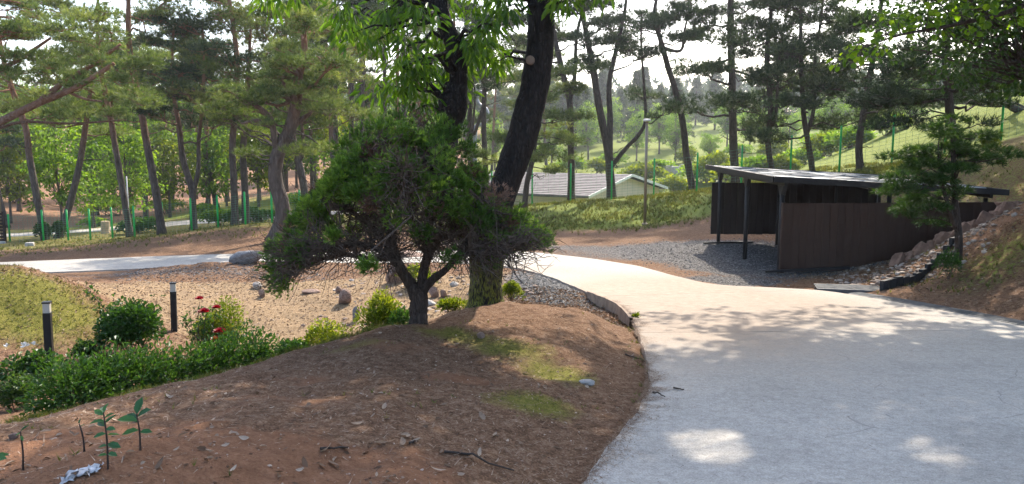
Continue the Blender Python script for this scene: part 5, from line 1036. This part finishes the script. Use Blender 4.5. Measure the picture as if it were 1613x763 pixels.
# ------------------------------------------------------------------ ground cover that nobody could count
def scatter(n, x0, x1, y0, y1, dens):
    x = rng.uniform(x0, x1, n); y = rng.uniform(y0, y1, n); w = dens(x, y); k = rng.uniform(size=n) < w; x, y = x[k], y[k]; return np.stack([x, y, hz(x, y)], -1)
def zs(A):
    def f(x, y):
        i = np.clip(np.searchsorted(GX, x)-1, 0, len(GX)-1); j = np.clip(np.searchsorted(GY, y)-1, 0, len(GY)-1); return A[j, i]
    return f
S_, Rd, Ms, Gr, Sa, Le, Gv = zs(SD), zs(z_red), zs(z_moss), zs(z_grass), zs(z_sand), zs(z_leaf), zs(z_grav)
g = Geo(); P = scatter(95000, -6.5, 2.0, 2.7, 11.5, lambda x, y: (S_(x, y) > .02)*(1-.75*Rd(x, y))*(.25+.75*(vnoise(x*1.7, y*1.7, 41) > -.25))*np.clip(9/(y*y), .12, 1)); n = len(P)
a = rng.uniform(0, 6.28, n); D = np.stack([np.cos(a), np.sin(a), rng.normal(size=n)*.18], -1); l = rng.uniform(.03, .085, n)[:, None]; sd2 = np.stack([-np.sin(a), np.cos(a), np.zeros(n)], -1)*.0024
P[:, 2] += .004; g.add(np.stack([P-sd2, P+sd2, P+D*l], 1).reshape(-1, 3), f3=np.arange(3*n).reshape(-1, 3), tone=np.repeat(rng.uniform(0, 1, n), 3))
L_NEED = leaf_mat('fallen needles', (.07,.034,.019), (.19,.112,.068), (.42,.32,.23), (1,.8,.6), .1, .8)
k = rng.integers(2*NS*10, 8*NS*10, 9000)/10; q = np.stack([np.interp(k, np.arange(len(EL)), EL[:, c_]) for c_ in (0, 1)], -1); q[:, 0] += np.abs(rng.normal(size=9000))*.07*(1+.8*vnoise(k*1.3, k*0, 61)) - .03; q = np.c_[q, zroad(q[:, 0], q[:, 1])+.006]; q2 = scatter(2600, .4, 7, 3.5, 14, lambda x, y: (S_(x, y) < -.1)*.6); q2[:, 2] = zroad(q2[:, 0], q2[:, 1])+.006
q = np.vstack([q, q2]); n = len(q); a = rng.uniform(0, 6.28, n); D = np.stack([np.cos(a), np.sin(a), np.zeros(n)], -1); l = rng.uniform(.015, .06, n)[:, None]; sd2 = np.stack([-np.sin(a), np.cos(a), np.zeros(n)], -1)*.002
g.add(np.stack([q-sd2, q+sd2, q+D*l], 1).reshape(-1, 3), f3=np.arange(3*n).reshape(-1, 3), tone=np.repeat(rng.uniform(0, .8, n), 3))
tag(g.build('pine_needle_litter', L_NEED), 'brown pine needle litter covering the soil mound', 'litter', kind='stuff')
g = Geo(); P = np.vstack([scatter(26000, -7, 2.0, 3, 12.6, lambda x, y: (S_(x, y) > .0)*np.clip(6/(y*y), .04, .5)*(.2+1.2*Le(x, y))), scatter(9000, .0, 1.7, 9.8, 13.5, lambda x, y: (S_(x, y) > .0)*.8), scatter(9000, 6, 13, 9, 17, lambda x, y: (S_(x, y) > .35)*.5), scatter(7000, 6.2, 10.5, 13.6, 16.9, lambda x, y: .5+0*x), scatter(14000, -8, 0, 11, 17.5, lambda x, y: (S_(x, y) > .0)*.5), scatter(5000, -9, -4.5, 9, 13, lambda x, y: .35+0*x)]); n = len(P)
D = unit(rng.normal(size=(n, 3))*np.array((1,1,.25))); P[:, 2] += .006; leaves(g, P, D, unit(np.array((0,0,1.0))+rng.normal(size=(n,3))*.5), rng.uniform(.02, .065, n), rng.uniform(.012, .03, n), rng.uniform(0, 1, n)**1.6)
tag(g.build('leaf_litter', L_DRY), 'small broken dry leaves strewn over soil and gravel', 'litter', kind='stuff')
# pebbles
ico = np.array([(0,0,1),(.894,0,.447),(.276,.851,.447),(-.724,.526,.447),(-.724,-.526,.447),(.276,-.851,.447),(.724,.526,-.447),(-.276,.894,-.447),(-.894,0,-.447),(-.276,-.894,-.447),(.724,-.526,-.447)])
icf = np.array([(0,1,2),(0,2,3),(0,3,4),(0,4,5),(0,5,1),(1,6,2),(2,7,3),(3,8,4),(4,9,5),(5,10,1),(6,7,2),(7,8,3),(8,9,4),(9,10,5),(10,6,1)])
def pebbles(name, P, lo, hi, mat, label):
    n = len(P); sc = rng.uniform(lo, hi, (n, 1, 1))*np.array((1,1,.6))*rng.uniform(.6, 1.3, (n, 1, 3)); a = rng.uniform(0, 6.28, n); ca, sa = np.cos(a), np.sin(a)
    v = ico[None]*sc*(1+.18*rng.normal(size=(n, 11, 1))); v = np.stack([v[..., 0]*ca[:, None]-v[..., 1]*sa[:, None], v[..., 0]*sa[:, None]+v[..., 1]*ca[:, None], v[..., 2]], -1)
    V = (P[:, None]+v).reshape(-1, 3); F = (np.arange(n)[:, None, None]*11+icf[None]).reshape(-1, 3); g = Geo(); g.add(V, f3=F, tone=np.repeat(rng.uniform(0, 1, n), 11)); tag(g.build(name, mat), label, 'gravel', kind='stuff')
def ston(name, a, b_, c):
    m, nt, b = newmat(name); nt.links.new(ramp(nt, attr(nt, 'tone'), [(0, a), (.6, b_), (1, c)]), b.inputs['Base Color']); b.inputs['Roughness'].default_value = .9; return m
pebbles('pebbles', np.vstack([scatter(9000, .0, 1.6, 11.5, 17, lambda x, y: (S_(x, y) > .04)*Gv(x, y)), scatter(11000, 3, 12, 14.5, 24, lambda x, y: (S_(x, y) > .03)*Gv(x, y)*.6), scatter(6000, -9, -1, 15.5, 18.6, lambda x, y: (S_(x, y) > .03)*Gv(x, y))]), .010, .030, ston('grey pebbles', (.048,.046,.045), (.12,.114,.11), (.25,.24,.23)), 'grey gravel stones round the shelter and beside the driveway')
pebbles('rubble', np.vstack([scatter(1500, 6.6, 10.6, 13.7, 16.8, lambda x, y: np.exp(-((y-(14.6+.25*(x-6.6)))/.9)**2)), scatter(260, -3.5, .5, 12, 16, lambda x, y: .8+0*x)]), .02, .07, ston('rubble stones', (.14,.10,.08), (.27,.21,.17), (.44,.38,.33)), 'loose stone rubble on the bank beside the shelter wall and in the sand')
pebbles('sand_pebbles', scatter(9000, -8, 0, 10.5, 17, lambda x, y: (S_(x, y) > .1)*Sa(x, y)*.4), .005, .016, ston('tan pebbles', (.17,.11,.07), (.32,.225,.15), (.50,.40,.30)), 'small tan stones and bits on the sandy ground')
pebbles('soil_crumbs', scatter(15000, -5, 1.6, 2.8, 9, lambda x, y: (S_(x, y) > .02)*np.clip(10/(y*y), .1, 1)*.55), .003, .011, ston('soil crumbs', (.09,.045,.026), (.22,.12,.07), (.48,.38,.30)), 'crumbs of soil and grit on the mound')
# grass: bank, mound patches, mossy hump, verges
g = Geo()
def grass(P, m, L, w, sp=.45, tj=.2): 
    tufts(g, P, np.repeat([[0, 0, 1.0]], len(P), 0), m, L, w, sp, np.clip(rng.normal(.5, .25, len(P)), 0, 1))
grass(scatter(15000, -1, 16, 27.5, 40, lambda x, y: Gr(x, y)*(.2+.8*(vnoise(x*.8, y*.8, 51) > -.2))), 6, .16, .022)
grass(scatter(5000, -22, -1, 26, 36, lambda x, y: .35*(S_(x, y) > 2)+0*x), 5, .13, .02)
grass(scatter(7000, 6.2, 15, 9, 27, lambda x, y: (S_(x, y) > .5)*(Gr(x, y)*.9)*(vnoise(x*1.3, y*1.3, 52) > -.15)), 6, .11, .012)
grass(scatter(9000, -11, -4.5, 9, 14.5, lambda x, y: (Ms(x, y) > .3)*.8), 5, .05, .008, .7)
grass(scatter(14000, -5, 1.6, 3, 10.5, lambda x, y: (S_(x, y) > .02)*np.clip(Ms(x, y)**2*1.0, 0, 1)), 5, .028, .004, .7)
grass(scatter(1800, -5, 1.6, 3, 10.5, lambda x, y: (S_(x, y) > .02)*(vnoise(x*2.3, y*2.3, 53) > .45)*.5), 6, .05, .004, .6)
hx = np.stack([np.interp(np.linspace(0, 1, 700), [0, .5, 1], [-4.3, -2.9, -1.3]), np.interp(np.linspace(0, 1, 700), [0, .5, 1], [6.0, 7.3, 8.2])], -1)+rng.normal(size=(700, 2))*.12; grass(np.c_[hx, hz(hx[:, 0], hx[:, 1])], 7, .07, .006, .5)
k = rng.integers(3*NS, 8*NS, 130); hx = EL[k]+rng.normal(size=(130, 2))*.03-np.array((.07, 0)); hx = hx[(np.sin(k*1.7) > .1)]; grass(np.c_[hx, hz(hx[:, 0], hx[:, 1])], 6, .05, .006, .6)
tag(g.build('grass', L_GRASS), 'short grass and weeds on bank, verges and mounds', 'grass', kind='stuff')
#PART5
# ------------------------------------------------------------------ labels of look-alike far trees: say where each stands
MARK = [(60,'behind the leftmost leaning trunk'),(130,'behind the two ivy-footed trunks'),(200,'behind the thin pale pole'),(260,'behind the thick leaning pine trunk'),(330,'behind the forked pine trunk'),(400,'behind the tall dark-crowned pine'),(470,'behind the twisted red-barked pine'),(560,'behind the left side of the juniper'),(680,'behind the juniper top'),(790,'behind the big left stem'),
        (850,'behind the big leaning stem'),(905,'left of the three-stemmed pine'),(960,'behind the three-stemmed pine'),(1020,'near the lamp pole'),(1085,'behind the winding pine trunk'),(1140,'left of the straight thick pine'),(1200,'right of the straight thick pine'),(1260,'behind the twin-stemmed pine'),(1340,'left of the right-leaning pine'),(9999,'beside the hillside at right')]
HEAD = {'woodland trees behind the left fence': 'leafy woodland tree', 'pines in the woodland': 'woodland pine', 'conifers on the far hillside': 'hazy far conifer', 'sunlit shrubs on the far lawn': 'loose sunlit shrub on the lawn', 'leafy trees on the far lawn': 'leafy tree on the far lawn'}
for o in list(SC.objects):
    if o.parent is None and o.get('group') in HEAD:
        p = o.location; u = CX + FPX*p.x/p.y*math.cos(PITCH)
        w = 'just outside the left of the picture' if u < -20 else next(t for lim, t in MARK if u < lim)
        d = p.y; o['label'] = f"{HEAD[o['group']]} {w}, {'nearest' if d < 66 else 'middle distance' if d < 90 else 'far' if d < 135 else 'farthest'} rank"
    elif o.parent is None and o.get('group') == 'dry leaves on the soil mound':
        p = o.location; v = 'lowest in view' if p.y < 4.3 else 'below half way' if p.y < 5.3 else 'above half way' if p.y < 7 else 'near the crest'
        x = p.x/p.y; w = 'left end' if x < -.45 else 'left middle' if x < -.28 else 'right middle' if x < -.06 else 'driveway side'; z = o.scale[0]; o['label'] = f"{'large' if z > .06 else 'small'} dry leaf on the mound, {w}, {v}"
same = {}
for o in SC.objects:
    if o.parent is None and 'label' in o and 'group' in o: same.setdefault(o['label'], []).append(o)
ORD = 'first second third fourth fifth sixth seventh eighth ninth tenth eleventh twelfth thirteenth fourteenth fifteenth sixteenth seventeenth eighteenth nineteenth twentieth twenty-first twenty-second twenty-third twenty-fourth twenty-fifth twenty-sixth'.split()
for lab, os_ in same.items():
    n = len(os_)
    if n < 2 or n > 26: continue
    os_.sort(key=lambda o: o.location.x/o.location.y)
    for k, o in enumerate(os_): o['label'] = (('left', 'right') if n == 2 else ('left', 'middle', 'right'))[k] + ' ' + lab if n < 4 else f'{ORD[k]} from left {lab}'
# ------------------------------------------------------------------ haze
g = Geo(); g.box((-640, -90, -12), (640, 690, 42))
hm = bpy.data.materials.new('haze'); hm.use_nodes = True; nt = hm.node_tree; nt.nodes.clear()
ov = nt.nodes.new('ShaderNodeOutputMaterial'); pv = nt.nodes.new('ShaderNodeVolumePrincipled'); pv.inputs['Color'].default_value = (.86, .92, 1, 1); pv.inputs['Density'].default_value = .0005; pv.inputs['Anisotropy'].default_value = .55
nt.links.new(pv.outputs[0], ov.inputs['Volume']); hzo = g.build('haze', hm); tag(hzo, kind='stuff')
